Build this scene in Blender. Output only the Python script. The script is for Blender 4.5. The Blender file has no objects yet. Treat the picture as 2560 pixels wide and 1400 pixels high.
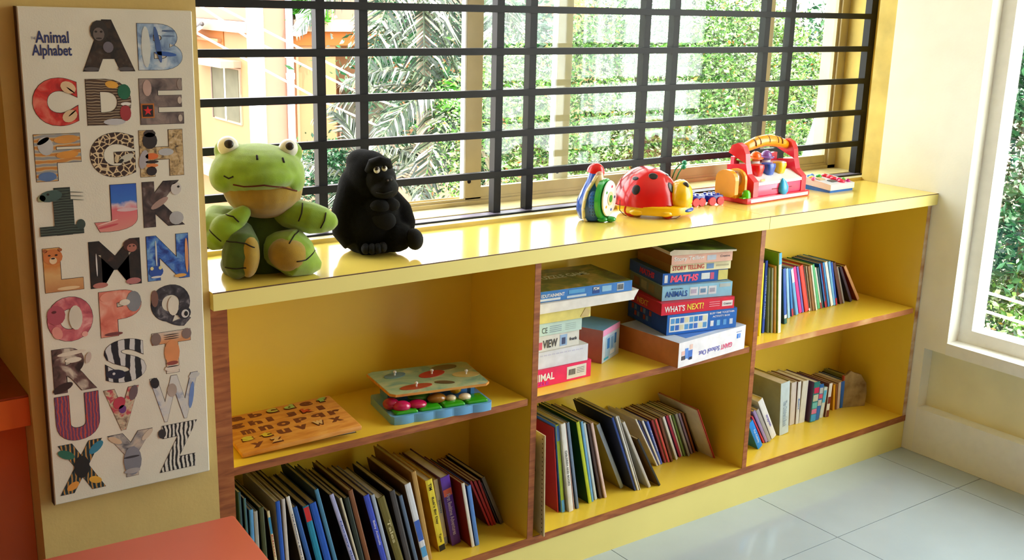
import bpy, bmesh, math, random
from mathutils import Vector, Matrix, noise as mnoise

# ------------------------------------------------------------------ camera, sky, sun, exposure
SC = bpy.context.scene
COL = SC.collection
R = math.radians
def lin(c):
    c = c / 255.0
    return c / 12.92 if c <= 0.04045 else ((c + 0.055) / 1.055) ** 2.4
def rgb(r, g, b): return (lin(r), lin(g), lin(b), 1.0)

PITCH, YAW, ROLL = R(-14.5749), R(35.8888), R(1.467)
fwd = Vector((math.sin(YAW) * math.cos(PITCH), math.cos(YAW) * math.cos(PITCH), math.sin(PITCH)))
rt = Vector((math.cos(YAW), -math.sin(YAW), 0)); up = rt.cross(fwd)
rt2 = rt * math.cos(ROLL) + up * math.sin(ROLL); up2 = up * math.cos(ROLL) - rt * math.sin(ROLL)
cam_d = bpy.data.cameras.new('camera'); cam = bpy.data.objects.new('camera', cam_d); COL.objects.link(cam)
cam_d.sensor_width = 36; cam_d.lens = 36 * 2676.82 / 2560; cam_d.clip_start = 0.05; cam_d.clip_end = 200
m = Matrix((rt2, up2, -fwd)).transposed().to_4x4(); m.translation = Vector((-0.0897, -2.0184, 1.4755))
cam.matrix_world = m
SC.camera = cam

SKY_STRENGTH = 2.2
world = bpy.data.worlds.new('sky'); SC.world = world; world.use_nodes = True
bg = world.node_tree.nodes['Background']
bg.inputs[0].default_value = (0.97, 0.985, 1.0, 1); bg.inputs[1].default_value = SKY_STRENGTH
sun_d = bpy.data.lights.new('sun', 'SUN'); sun_d.energy = 2.4; sun_d.angle = R(0.6); sun_d.color = (1, 0.95, 0.86)
sun = bpy.data.objects.new('sun', sun_d); COL.objects.link(sun)
sun.rotation_euler = Vector((0.02, 0.36, -0.93)).to_track_quat('-Z', 'Y').to_euler()
def portal(name, loc, sx, sy, d):
    l = bpy.data.lights.new(name, 'AREA'); l.shape = 'RECTANGLE'; l.size = sx; l.size_y = sy
    l.cycles.is_portal = True
    o = bpy.data.objects.new(name, l); COL.objects.link(o); o.location = loc
    o.rotation_euler = Vector(d).to_track_quat('-Z', 'Y').to_euler()
portal('daylight_portal', (1.8, 0.44, 1.55), 2.7, 1.3, (0, -1, 0))
portal('daylight_portal', (3.2, -1.06, 1.48), 1.9, 2.15, (-1, 0, 0))
SC.view_settings.view_transform = 'Standard'; SC.view_settings.look = 'None'
SC.view_settings.gamma = 1.0; SC.view_settings.use_curve_mapping = False
SC.view_settings.exposure = 2.0

# ------------------------------------------------------------------ helpers
def link(o, parent=None):
    COL.objects.link(o)
    if parent is not None: o.parent = parent
    return o
def tag(o, label=None, cat=None, group=None, kind=None):
    if label: o['label'] = label
    if cat: o['category'] = cat
    if group: o['group'] = group
    if kind: o['kind'] = kind
    return o
def thing(name, label, cat, loc=(0, 0, 0), rotz=0, group=None):
    o = bpy.data.objects.new(name, None); o.empty_display_size = 0.02
    link(o); o.location = loc; o.rotation_euler = (0, 0, rotz)
    return tag(o, label, cat, group)

class MB:
    """collects shapes for one mesh"""
    def __init__(s): s.v = []; s.f = []; s.M = Matrix.Identity(4)
    def at(s, M): s.M = M; return s
    def add(s, vs, fs):
        n = len(s.v); s.v += [tuple(s.M @ Vector(p)) for p in vs]; s.f += [tuple(i + n for i in f) for f in fs]
        return s
    def box(s, a, b):
        x0, y0, z0 = a; x1, y1, z1 = b
        return s.add([(x0,y0,z0),(x1,y0,z0),(x1,y1,z0),(x0,y1,z0),(x0,y0,z1),(x1,y0,z1),(x1,y1,z1),(x0,y1,z1)],
                     [(0,3,2,1),(4,5,6,7),(0,1,5,4),(1,2,6,5),(2,3,7,6),(3,0,4,7)])
    def rbox(s, a, b, r=0.004, n=2):
        """box with rounded edges"""
        bm = bmesh.new(); bmesh.ops.create_cube(bm, size=1.0)
        for v in bm.verts:
            v.co = Vector([a[i] + (v.co[i] + 0.5) * (b[i] - a[i]) for i in range(3)])
        bmesh.ops.bevel(bm, geom=list(bm.edges), offset=r, segments=n, profile=0.5, affect='EDGES')
        s.bm(bm); return s
    def bm(s, bm):
        bm.verts.index_update()
        s.add([v.co[:] for v in bm.verts], [[v.index for v in f.verts] for f in bm.faces]); bm.free(); return s
    def prism(s, pts, h, axis='z', base=0.0):
        """polygon in a plane extruded; axis z: (x,y); y: (x,z); x: (y,z)"""
        n = len(pts)
        def P(p, t):
            return {'z': (p[0], p[1], t), 'y': (p[0], t, p[1]), 'x': (t, p[0], p[1])}[axis]
        vs = [P(p, base) for p in pts] + [P(p, base + h) for p in pts]
        fs = [tuple(range(n))[::-1], tuple(range(n, 2 * n))] + [(i, (i + 1) % n, n + (i + 1) % n, n + i) for i in range(n)]
        return s.add(vs, fs)
    def tube(s, pts, r, n=8, caps=True, flat=1.0):
        pts = [Vector(p) for p in pts]; rs = r if isinstance(r, (list, tuple)) else [r] * len(pts)
        vs = []; fs = []; prev = None
        for i, p in enumerate(pts):
            d = (pts[min(i + 1, len(pts) - 1)] - pts[max(i - 1, 0)]).normalized()
            if prev is None:
                a = Vector((0, 0, 1)) if abs(d.z) < 0.9 else Vector((1, 0, 0)); prev = d.cross(a).normalized()
            u = (prev - d * prev.dot(d)).normalized(); w = d.cross(u); prev = u
            for k in range(n):
                t = 2 * math.pi * k / n
                vs.append(tuple(p + (u * math.cos(t) + w * math.sin(t) * flat) * rs[i]))
        for i in range(len(pts) - 1):
            for k in range(n):
                fs.append((i*n+k, i*n+(k+1)%n, (i+1)*n+(k+1)%n, (i+1)*n+k))
        if caps:
            fs.append(tuple(range(n))[::-1]); fs.append(tuple(range((len(pts)-1)*n, len(pts)*n)))
        return s.add(vs, fs)
    def lathe(s, prof, n=20, c=(0, 0, 0), axis='z'):
        vs = []; fs = []
        for r, h in prof:
            for k in range(n):
                t = 2 * math.pi * k / n; x, y = r * math.cos(t), r * math.sin(t)
                p = {'z': (x, y, h), 'y': (x, h, y), 'x': (h, x, y)}[axis]
                vs.append((c[0]+p[0], c[1]+p[1], c[2]+p[2]))
        for i in range(len(prof) - 1):
            for k in range(n):
                fs.append((i*n+k, i*n+(k+1)%n, (i+1)*n+(k+1)%n, (i+1)*n+k))
        fs.append(tuple(range(n))[::-1]); fs.append(tuple(range((len(prof)-1)*n, len(prof)*n)))
        return s.add(vs, fs)
    def ell(s, c, r, rot=None, nu=20, nv=12, zmin=-1.0, zmax=1.0):
        """ellipsoid, optionally cut between two levels"""
        Mx = (rot.to_matrix() if rot is not None else Matrix.Identity(3))
        vs = []; fs = []; a0 = math.asin(zmin); a1 = math.asin(zmax)
        for i in range(nv + 1):
            a = a0 + (a1 - a0) * i / nv
            for k in range(nu):
                t = 2 * math.pi * k / nu
                vs.append(tuple(Vector(c) + Mx @ Vector((r[0]*math.cos(a)*math.cos(t), r[1]*math.cos(a)*math.sin(t), r[2]*math.sin(a)))))
        for i in range(nv):
            for k in range(nu):
                fs.append((i*nu+k, i*nu+(k+1)%nu, (i+1)*nu+(k+1)%nu, (i+1)*nu+k))
        if zmin > -1: fs.append(tuple(range(nu))[::-1])
        if zmax < 1: fs.append(tuple(range(nv*nu, (nv+1)*nu)))
        return s.add(vs, fs)
    def mesh(s, name):
        me = bpy.data.meshes.new(name); me.from_pydata(s.v, [], s.f); me.update(); return me
    def build(s, name, mat, parent=None, smooth=False, loc=None, clean=False):
        me = s.mesh(name)
        if clean or smooth:
            bm = bmesh.new(); bm.from_mesh(me); bmesh.ops.remove_doubles(bm, verts=bm.verts, dist=1e-6)
            bmesh.ops.recalc_face_normals(bm, faces=bm.faces); bm.to_mesh(me); bm.free()
        me.materials.append(mat)
        if smooth:
            for p in me.polygons: p.use_smooth = True
            if smooth == 'auto':
                try: me.set_sharp_from_angle(angle=R(40))
                except Exception: pass
        o = bpy.data.objects.new(name, me); link(o, parent)
        if loc is not None: o.location = loc
        return o

# ------------------------------------------------------------------ materials
_MATS = {}
def mat(name, col, rough=0.5, var=0.06, scale=30.0, bump=0.0, bscale=200.0, metal=0.0, coat=0.0, spec=0.5, sheen=0.0,
        transl=0.0, stretch=None):
    """procedural material: base colour with a noise variation and optional fine relief"""
    if name in _MATS: return _MATS[name]
    M = bpy.data.materials.new(name); M.use_nodes = True; nt = M.node_tree; b = nt.nodes['Principled BSDF']
    N = nt.nodes.new; L = nt.links.new
    tc = N('ShaderNodeTexCoord'); mp = N('ShaderNodeMapping'); L(tc.outputs['Object'], mp.inputs[0])
    if stretch: mp.inputs['Scale'].default_value = stretch
    nz = N('ShaderNodeTexNoise'); nz.inputs['Scale'].default_value = scale; nz.inputs['Detail'].default_value = 4
    L(mp.outputs[0], nz.inputs['Vector'])
    rp = N('ShaderNodeValToRGB'); rp.color_ramp.elements[0].position = 0.3; rp.color_ramp.elements[1].position = 0.7
    d = tuple(max(0, c * (1 - 2 * var)) for c in col[:3]) + (1,); h = tuple(min(1, c * (1 + var)) for c in col[:3]) + (1,)
    rp.color_ramp.elements[0].color = d; rp.color_ramp.elements[1].color = h
    L(nz.outputs['Fac'], rp.inputs[0]); L(rp.outputs[0], b.inputs['Base Color'])
    b.inputs['Roughness'].default_value = rough; b.inputs['Metallic'].default_value = metal
    b.inputs['Coat Weight'].default_value = coat; b.inputs['Coat Roughness'].default_value = 0.45 if coat >= 1 else 0.08
    b.inputs['Specular IOR Level'].default_value = spec
    if sheen: b.inputs['Sheen Weight'].default_value = sheen; b.inputs['Sheen Roughness'].default_value = 0.5
    if bump:
        n2 = N('ShaderNodeTexNoise'); n2.inputs['Scale'].default_value = bscale; n2.inputs['Detail'].default_value = 3
        L(mp.outputs[0], n2.inputs['Vector'])
        bp = N('ShaderNodeBump'); bp.inputs['Strength'].default_value = bump; bp.inputs['Distance'].default_value = 0.002
        L(n2.outputs['Fac'], bp.inputs['Height']); L(bp.outputs[0], b.inputs['Normal'])
    if transl:
        tr = N('ShaderNodeBsdfTranslucent'); L(rp.outputs[0], tr.inputs[0]); mx = N('ShaderNodeMixShader'); mx.inputs[0].default_value = transl
        L(b.outputs[0], mx.inputs[1]); L(tr.outputs[0], mx.inputs[2]); L(mx.outputs[0], nt.nodes['Material Output'].inputs[0])
    _MATS[name] = M
    return M
def plain(r, g, b, rough=0.45, **k):
    return mat('colour_%d_%d_%d_%d' % (r, g, b, int(rough * 100)), rgb(r, g, b), rough, **k)
def ramp_mat(name, kind, stops, scale=10.0, rough=0.5, stretch=None, distort=0.0, detail=3.0, interp='LINEAR', coord='Object', bump=0.0):
    """noise / wave / voronoi / magic pattern through a colour ramp"""
    if name in _MATS: return _MATS[name]
    M = bpy.data.materials.new(name); M.use_nodes = True; nt = M.node_tree; b = nt.nodes['Principled BSDF']
    N = nt.nodes.new; L = nt.links.new
    tc = N('ShaderNodeTexCoord'); mp = N('ShaderNodeMapping'); L(tc.outputs[coord], mp.inputs[0])
    if stretch: mp.inputs['Scale'].default_value = stretch
    if kind == 'wave':
        t = N('ShaderNodeTexWave'); t.inputs['Distortion'].default_value = distort; t.inputs['Detail'].default_value = detail; out = t.outputs['Fac']
    elif kind == 'wavez':
        t = N('ShaderNodeTexWave'); t.bands_direction = 'Z'; t.inputs['Distortion'].default_value = distort; out = t.outputs['Fac']
    elif kind == 'cell':
        t = N('ShaderNodeTexVoronoi'); out = t.outputs['Color']
    elif kind == 'edge':
        t = N('ShaderNodeTexVoronoi'); t.feature = 'DISTANCE_TO_EDGE'; out = t.outputs['Distance']
    elif kind == 'dots':
        t = N('ShaderNodeTexVoronoi'); out = t.outputs['Distance']
    else:
        t = N('ShaderNodeTexNoise'); t.inputs['Detail'].default_value = detail; t.inputs['Distortion'].default_value = distort; out = t.outputs['Fac']
    t.inputs['Scale'].default_value = scale; L(mp.outputs[0], t.inputs['Vector'])
    rp = N('ShaderNodeValToRGB'); rp.color_ramp.interpolation = interp; e = rp.color_ramp.elements
    while len(e) > 1: e.remove(e[-1])
    e[0].position = stops[0][0]; e[0].color = stops[0][1]
    for p, c in stops[1:]:
        q = e.new(p); q.color = c
    if kind == 'cell':
        sp = N('ShaderNodeSeparateColor'); L(out, sp.inputs[0]); out = sp.outputs[0]
    L(out, rp.inputs[0]); L(rp.outputs[0], b.inputs['Base Color']); b.inputs['Roughness'].default_value = rough
    if bump:
        bp = N('ShaderNodeBump'); bp.inputs['Strength'].default_value = bump; bp.inputs['Distance'].default_value = 0.002
        L(out, bp.inputs['Height']); L(bp.outputs[0], b.inputs['Normal'])
    _MATS[name] = M
    return M
def glass_mat(name, tint=(0.96, 0.99, 0.97, 1), refl=0.10):
    M = bpy.data.materials.new(name); M.use_nodes = True; nt = M.node_tree; N = nt.nodes.new; L = nt.links.new
    nt.nodes.remove(nt.nodes['Principled BSDF'])
    t = N('ShaderNodeBsdfTransparent'); t.inputs[0].default_value = tint
    g = N('ShaderNodeBsdfGlossy'); g.inputs['Roughness'].default_value = 0.02
    fr = N('ShaderNodeLayerWeight'); fr.inputs['Blend'].default_value = 0.5
    pw = N('ShaderNodeMath'); pw.operation = 'POWER'; pw.inputs[1].default_value = 4.0; L(fr.outputs['Facing'], pw.inputs[0])
    ad = N('ShaderNodeMath'); ad.operation = 'MULTIPLY_ADD'; ad.inputs[1].default_value = 0.6; ad.inputs[2].default_value = 0.04; L(pw.outputs[0], ad.inputs[0])
    mx = N('ShaderNodeMixShader'); L(ad.outputs[0], mx.inputs[0]); L(t.outputs[0], mx.inputs[1]); L(g.outputs[0], mx.inputs[2])
    L(mx.outputs[0], nt.nodes['Material Output'].inputs[0]); return M

# ------------------------------------------------------------------ lettering
_TXT = {}
def lettering(s, parent, mtx, height, m, bold=0.0, xs=1.0, align='LEFT', name='lettering', shear=0.0, width=None, depth=0.0004):
    """flat lettering in the xy plane of mtx (x = reading direction, y = up)"""
    key = (s, bold, shear)
    if key not in _TXT:
        c = bpy.data.curves.new('lettering', 'FONT'); c.body = s; c.size = 1.0; c.offset = bold; c.shear = shear
        c.resolution_u = 6 if len(s) == 1 else 3
        tmp = bpy.data.objects.new('lettering', c)
        me0 = tmp.to_mesh(); me = me0.copy(); tmp.to_mesh_clear(); bpy.data.objects.remove(tmp)
        xsz = [v.co.x for v in me.vertices]; ysz = [v.co.y for v in me.vertices]
        x0, x1, y0, y1 = min(xsz), max(xsz), min(ysz), max(ysz)
        for v in me.vertices: v.co = ((v.co.x - x0), (v.co.y - y0), 0)
        _TXT[key] = (me, x1 - x0, y1 - y0)
    me, w, h = _TXT[key]
    k = height / h; kx = (width / w) if width else k * xs
    me = me.copy(); me.materials.clear(); me.materials.append(m)
    dx = {'LEFT': 0, 'CENTER': -w * kx / 2, 'RIGHT': -w * kx}[align]
    for v in me.vertices: v.co = mtx @ Vector((v.co.x * kx + dx, v.co.y * k, depth))
    o = bpy.data.objects.new(name, me); return link(o, parent)
def frame(o, x, y):
    """matrix from an origin, a reading direction and an up direction"""
    x = Vector(x).normalized(); y = Vector(y).normalized(); z = x.cross(y)
    M = Matrix((x, y, z)).transposed().to_4x4(); M.translation = Vector(o); return M
def quad(parent, mtx, w, h, m, name='label', d=0.0003, x0=0.0, y0=0.0):
    b = MB().at(mtx); b.box((x0, y0, 0), (x0 + w, y0 + h, d)); return b.build(name, m, parent)
# ------------------------------------------------------------------ the room
M_CREAM = mat('cream_wall_paint', rgb(252, 250, 238), 0.75, 0.03, 6, 0.15, 120)
M_PILLAR = mat('cream_pillar_paint', rgb(212, 184, 114), 0.7, 0.05, 8, 0.15, 120)
M_YWALL = mat('yellow_reveal_paint', rgb(232, 205, 110), 0.7, 0.12, 9, 0.2, 90)
M_WHITE = mat('white_paint', rgb(250, 250, 246), 0.6, 0.02)
M_OCHRE = mat('ochre_wall_paint', rgb(196, 140, 70), 0.8, 0.04, 4)
M_CEIL = mat('white_ceiling', rgb(245, 244, 238), 0.8, 0.02)
M_TILE = mat('grey_vitrified_tile', rgb(176, 190, 200), 0.10, 0.03, 5, spec=0.6)
M_GROUT = mat('dark_grout', rgb(110, 112, 114), 0.8)
M_IRON = mat('black_grill_paint', rgb(13, 12, 15), 0.5, 0.2, 40, spec=0.3)
M_ALU = mat('aluminium_backlit_tint', rgb(206, 188, 140), 0.45, 0.06, 12)  # cream tint puts the backlit look of the frames into their colour
M_GLASS = glass_mat('window_glass')
XR = 3.073; YW = 0.285; HC = 2.75; YB = -3.6; XL = -1.6
def structure(name, mb, m, parent=None, **k):
    o = mb.build(name, m, parent, **k)
    if parent is None: o['kind'] = 'structure'
    return o
# floor: slab with recessed joints, each tile a part
fl = structure('floor', MB().box((XL, YB, -0.1), (XR + 0.1, YW + 0.17, -0.002)), M_GROUT)
T = 0.6; tx0 = 2.3383 - 4 * 0.6 - 1.8; ty0 = -0.3003
tile_me = None
for i in range(9):
    for j in range(-5, 1):
        x0 = tx0 + i * T; x1 = x0 + T; y0 = ty0 + j * T; y1 = y0 + T
        x0c, x1c, y0c, y1c = max(x0, XL), min(x1, XR), max(y0, YB), min(y1, YW)
        if x1c - x0c < 0.05 or y1c - y0c < 0.05: continue
        MB().box((x0c + 0.0012, y0c + 0.0012, -0.008), (x1c - 0.0012, y1c - 0.0012, 0)).build('tile', M_TILE, fl)
structure('ceiling', MB().box((XL, YB, HC), (XR + 0.2, YW + 0.2, HC + 0.1)), M_CEIL)
structure('wall_left', MB().box((XL - 0.1, YB, 0), (XL, YW + 0.2, HC)), M_OCHRE)
# rear wall
structure('wall_rear', MB().box((XL, YB - 0.15, 0), (XR + 0.2, YB, HC)), M_OCHRE)
# window wall: parapet, lintel and sides; opening x 0.45..3.14, z 0.912..2.2
XO0, XO1, ZO0, ZO1 = 0.45, 3.14, 0.912, 2.2
wb = structure('wall_back', MB().box((XL, YW, 0), (XO1, 0.49, ZO0)), M_YWALL)
MB().box((XL, YW, ZO1), (XO1, 0.49, HC)).build('lintel_panel', M_YWALL, wb)
MB().box((XL, YW, ZO0), (XO0, 0.49, ZO1)).build('side_panel', M_YWALL, wb)
MB().box((XO1, YW + 0.002, 0), (XR + 0.25, 0.49, HC)).build('jamb_panel', M_YWALL, wb)
MB().box((0.63, 0.286, 0.902), (XO1, 0.36, 0.9125)).build('sill_ledge', mat('sill_paint', rgb(225, 215, 170), 0.6, 0.25, 14), wb)
MB().box((XO0, 0.36, 0.912), (XO1, 0.455, 0.9185)).build('sill_slope', mat('sill_paint_worn', rgb(222, 204, 140), 0.6, 0.2, 10), wb)
# right wall: yellow return beside the window, cream wall, low plinth, recessed parapet, window opening
wr = structure('wall_right', MB().box((XR, -0.038, 0), (XR + 0.16, 0.2172, HC)), M_CREAM)
MB().box((XR + 0.0015, 0.2172, 0), (XR + 0.16, YW + 0.001, HC)).build('return_panel', M_YWALL, wr)
YO1 = -2.0; ZS = 0.4146; ZT = 2.55
MB().box((XR, -0.118, 0.375), (XR + 0.16, -0.038, HC)).build('jamb_panel', M_CREAM, wr)
MB().box((XR, YB, 0), (XR + 0.16, YO1, HC)).build('end_panel', M_CREAM, wr)
MB().box((XR, YO1, ZT), (XR + 0.16, -0.118, HC)).build('lintel_panel', M_CREAM, wr)
MB().box((XR, YO1, 0.0), (XR + 0.16, -0.038, 0.1605)).build('plinth_panel', M_WHITE, wr)  # white carries the blown-out light on the plinth face
MB().box((XR + 0.05, YO1, 0.1605), (XR + 0.16, -0.038, 0.375)).build('recess_panel', mat('recess_shade_yellow', rgb(250, 244, 205), 0.7, 0.04, 6), wr)  # yellower than the wall around: weaker light in the recess put into colour
MB().box((XR - 0.004, YO1, 0.375), (XR + 0.16, -0.118, ZS)).build('sill_panel', M_WHITE, wr)
MB().box((XR + 0.16, YO1 - 0.1, 2.6), (XR + 0.3, 0.3, 2.66)).build('drip_slab', M_WHITE, wr)
# pillar that carries the poster
structure('wall_pillar', MB().box((0.281, 0.0, 0), (0.627, YW, HC)), M_PILLAR)

# ------------------------------------------------------------------ window behind the grill
win = bpy.data.objects.new('window_1', None); link(win); win['kind'] = 'structure'
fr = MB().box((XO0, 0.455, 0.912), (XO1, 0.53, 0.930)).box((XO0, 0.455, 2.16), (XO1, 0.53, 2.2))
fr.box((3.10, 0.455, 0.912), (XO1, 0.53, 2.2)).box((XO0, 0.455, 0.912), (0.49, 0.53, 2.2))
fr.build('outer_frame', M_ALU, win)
for k in range(2):
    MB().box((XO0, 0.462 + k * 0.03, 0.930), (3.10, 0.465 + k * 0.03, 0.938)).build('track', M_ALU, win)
def sash(x0, x1, y, sl, sr):
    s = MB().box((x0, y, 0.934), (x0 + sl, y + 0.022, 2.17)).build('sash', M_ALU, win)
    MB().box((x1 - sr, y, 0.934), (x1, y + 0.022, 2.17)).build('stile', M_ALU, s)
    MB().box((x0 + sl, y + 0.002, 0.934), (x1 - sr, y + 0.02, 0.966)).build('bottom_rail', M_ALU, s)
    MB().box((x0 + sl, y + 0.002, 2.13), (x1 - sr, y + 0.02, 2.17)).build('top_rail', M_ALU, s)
    MB().box((x0 + sl, y + 0.009, 0.966), (x1 - sr, y + 0.013, 2.13)).build('glass_pane', M_GLASS, s)
    MB().lathe([(0.006, -0.001), (0.006, 0.0)], 10, (x0 + 0.012, y, 0.985), 'y').build('lock_hole', M_IRON, s)
    MB().box((x0 - 0.006, y + 0.001, 0.934), (x0, y + 0.02, 2.17)).build('edge_strip', M_WHITE, s)
    return s
sash(1.536, 2.732, 0.462, 0.052, 0.012)
sash(1.872, 2.775, 0.492, 0.052, 0.03)
sash(2.735, 3.10, 0.464, 0.025, 0.012)

# security grill: every bar a part
gr = thing('window_grill', 'black iron security grill of paired upright bars across the long window', 'grill', (0, 0, 0))
YG = 0.352
for x in (0.5337, 0.6450, 1.0437, 1.157, 1.5600, 1.6680, 2.0790, 2.1940, 2.5885, 2.7060):
    MB().box((x - 0.0115, YG - 0.012, 0.913), (x + 0.0115, YG + 0.012, 2.2)).build('upright_bar', M_IRON, gr)
MB().box((3.105, YG - 0.013, 0.913), (3.138, YG + 0.013, 2.2)).build('end_bar', M_IRON, gr)
for k in range(12):
    z = 1.0217 + 0.1086 * k
    MB().box((XO0, YG - 0.017, z - 0.009), (3.125, YG - 0.001, z + 0.009)).build('cross_bar', M_IRON, gr)
MB().box((XO0, YG - 0.03, 0.9125), (3.125, YG + 0.012, 0.916)).build('bottom_flat', mat('grey_primer', rgb(120, 112, 130), 0.5, 0.15), gr)
MB().box((XO0, YG - 0.036, 0.9125), (3.125, YG - 0.03, 0.917)).build('bottom_lip', M_IRON, gr)

# side window: frame, mullions and panes
w2 = bpy.data.objects.new('window_2', None); link(w2); w2['kind'] = 'structure'
fx0, fx1 = XR + 0.06, XR + 0.13
MB().box((fx0, YO1, ZS), (fx1, -0.118, ZS + 0.045)).build('bottom_frame', M_WHITE, w2)
MB().box((fx0, YO1, ZT - 0.06), (fx1, -0.118, ZT)).build('top_frame', M_WHITE, w2)
for y in (-0.118, -1.06, YO1 + 0.045):
    MB().box((fx0, y - 0.045, ZS + 0.045), (fx1, y, ZT - 0.06)).build('mullion', M_WHITE, w2)
for y0, y1 in ((-1.06, -0.163), (YO1 + 0.045, -1.105)):
    MB().box((XR + 0.095, y0, ZS + 0.045), (XR + 0.099, y1, ZT - 0.06)).build('glass_pane', M_GLASS, w2)
# ------------------------------------------------------------------ low bookshelf with worktop
M_YEL = mat('yellow_laminate', rgb(245, 208, 66), 0.32, 0.035, 3, coat=0.15)
M_YELTOP = mat('yellow_laminate_top', rgb(246, 218, 104), 0.20, 0.03, 3, coat=0.35)
M_YELP = mat('pale_yellow_laminate', rgb(246, 232, 142), 0.4, 0.03, 3)
M_WOOD = ramp_mat('brown_edge_wood', 'noise', [(0.25, rgb(120, 62, 26)), (0.5, rgb(158, 88, 42)), (0.75, rgb(182, 112, 60))], 14, 0.5, (1, 6, 6), 0.6)
M_WORN = ramp_mat('worn_edge_wood', 'noise', [(0.35, rgb(160, 90, 42)), (0.52, rgb(182, 112, 58)), (0.62, rgb(208, 160, 100)), (0.8, rgb(230, 204, 150))], 5, 0.6, (1, 2, 2), 0.3)
M_PALE = ramp_mat('pale_worn_edge', 'noise', [(0.3, rgb(176, 120, 76)), (0.5, rgb(206, 174, 136)), (0.7, rgb(226, 214, 196))], 7, 0.6, (1, 1, 3), 0.6)
M_LINE = mat('dark_laminate_seam', rgb(95, 62, 30), 0.5)
ZPL, ZBS, ZMS, ZCB, ZCT = 0.100, 0.1211, 0.5097, 0.8648, 0.902
YD = 0.280
XS = [0.627, 0.662, 1.4405, 1.4586, 2.2500, 2.2680, 3.0530, 3.0715]
sh = thing('low_bookshelf', 'long low yellow bookshelf with brown wooden edges under the window', 'bookshelf', (0, 0, 0))
def panel(name, a, b, m=None, edge=None, em=None):
    p = MB().box(a, b).build(name, m or M_YEL, sh)
    if edge: MB().box(*edge).build('edge_strip', em or M_WOOD, p)
    return p
for i, nm in ((0, 'side_panel'), (2, 'divider'), (4, 'divider'), (6, 'side_panel')):
    x0, x1 = XS[i], XS[i + 1]
    panel(nm, (x0, 0.0015, ZBS), (x1, YD, ZCB), None, ((x0, 0.0, ZBS), (x1, 0.0015, ZCB)), M_PALE if i == 6 else M_WOOD)
panel('base_board', (0.627, 0.0015, ZPL), (3.0715, YD, ZBS), None, ((0.627, -0.0005, ZPL), (3.0715, 0.0015, ZBS)), M_WOOD)
for (x0, x1, w) in ((XS[1], XS[2] - 0.008, 0), (XS[3], XS[4] - 0.006, 0), (XS[5], XS[6] - 0.006, 1)):
    panel('shelf', (x0, 0.006, ZMS - 0.018), (x1, YD, ZMS), None, ((x0, 0.0045, ZMS - 0.018), (x1, 0.006, ZMS - 0.0005)), M_WORN if w else M_WOOD)
panel('back_panel', (0.63, YD, ZPL), (3.07, YW - 0.0005, ZCB))
panel('plinth', (0.627, 0.002, 0), (3.0715, 0.02, ZPL), M_YELP)
wt = thing('worktop', 'long yellow laminate worktop on the bookshelf below the window grill', 'worktop', (0, 0, 0))
XJ = 2.2582
for x0, x1 in ((0.6275, XJ - 0.0008), (XJ + 0.0008, XR - 0.0005)):
    s = MB().box((x0, -0.0185, ZCB), (x1, YW + 0.0005, ZCT)).build('slab', M_YELTOP, wt)
    MB().box((x0, -0.0190, ZCT - 0.0022), (x1, -0.0175, ZCT + 0.0002)).build('seam_strip', M_LINE, s)
    MB().box((x0, -0.0190, ZCB), (x1, -0.0180, ZCT - 0.0022)).build('front_facing', M_YELP, s)
MB().box((XJ - 0.0008, -0.0180, ZCB), (XJ + 0.0008, YW, ZCT - 0.001)).build('joint', M_LINE, wt)

# orange counter in the corner beyond the pillar
M_OR = mat('orange_laminate', rgb(226, 104, 34), 0.4, 0.05, 4)
M_ORT = mat('dark_red_laminate', rgb(150, 58, 24), 0.35, 0.08, 5)
oc = thing('orange_counter', 'orange laminate counter with dark red top in the corner left of the pillar', 'counter', (0, 0, 0))
MB().box((-1.55, 0.016, 0.686), (0.2805, 0.284, 0.742)).build('counter_edge', M_OR, oc)
MB().box((-1.55, 0.018, 0.742), (0.2805, 0.284, 0.746)).build('counter_top', M_ORT, oc)
MB().box((-1.55, 0.075, 0.0), (0.2805, 0.1, 0.686)).build('front_panel', M_OR, oc)

# low table at the bottom edge of the view
M_TAB = mat('coral_table_laminate', rgb(226, 104, 84), 0.5, 0.04, 4, coat=1.0)
tb = thing('children_table', 'glossy coral red low table in the near corner beside the shelf', 'table', (0.5926, -0.1754, 0.0), R(-3.3))
MB().rbox((-0.95, -1.1, 0.478), (0, 0, 0.5), 0.006, 2).build('table_top', M_TAB, tb, smooth='auto')
for x in (-0.9, -0.05):
    for y in (-1.05, -0.05):
        MB().box((x - 0.02, y - 0.02, 0), (x + 0.02, y + 0.02, 0.478)).build('leg', M_IRON, tb)
# ------------------------------------------------------------------ outside: ground, building, plants, wires
RND = random.Random(7)
GZ = -3.2
M_GROUND = ramp_mat('dry_ground', 'noise', [(0.3, rgb(120, 105, 80)), (0.55, rgb(170, 155, 120)), (0.8, rgb(110, 120, 70))], 1.5, 0.9)
g = structure('ground', MB().box((-30, 0.6, GZ - 0.1), (60, 60, GZ)), M_GROUND)
MB().box((3.4, -20, GZ - 0.1), (60, 0.6, GZ)).build('ground_strip', M_GROUND, g)
M_PEACH = mat('peach_wall_paint', rgb(146, 106, 70), 0.8, 0.05, 1.2)
M_PINK = mat('pink_wall_paint', rgb(148, 110, 90), 0.8, 0.05, 1.2)
M_ORANGE = mat('orange_band_paint', rgb(148, 84, 22), 0.8, 0.08, 1.5)
M_LEDGE = mat('pale_ledge_paint', rgb(158, 130, 110), 0.8, 0.06, 1.5)
M_PVC = mat('pale_blue_pipe', rgb(205, 214, 232), 0.5, 0.03)
M_SHUT = mat('dusty_window_glass', rgb(92, 90, 74), 0.7, 0.1, 3, spec=0.1)
bl = thing('apartment_building', 'peach apartment building with pipes and ledges seen through the window', 'building', (6.18, 13.42, GZ))
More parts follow.
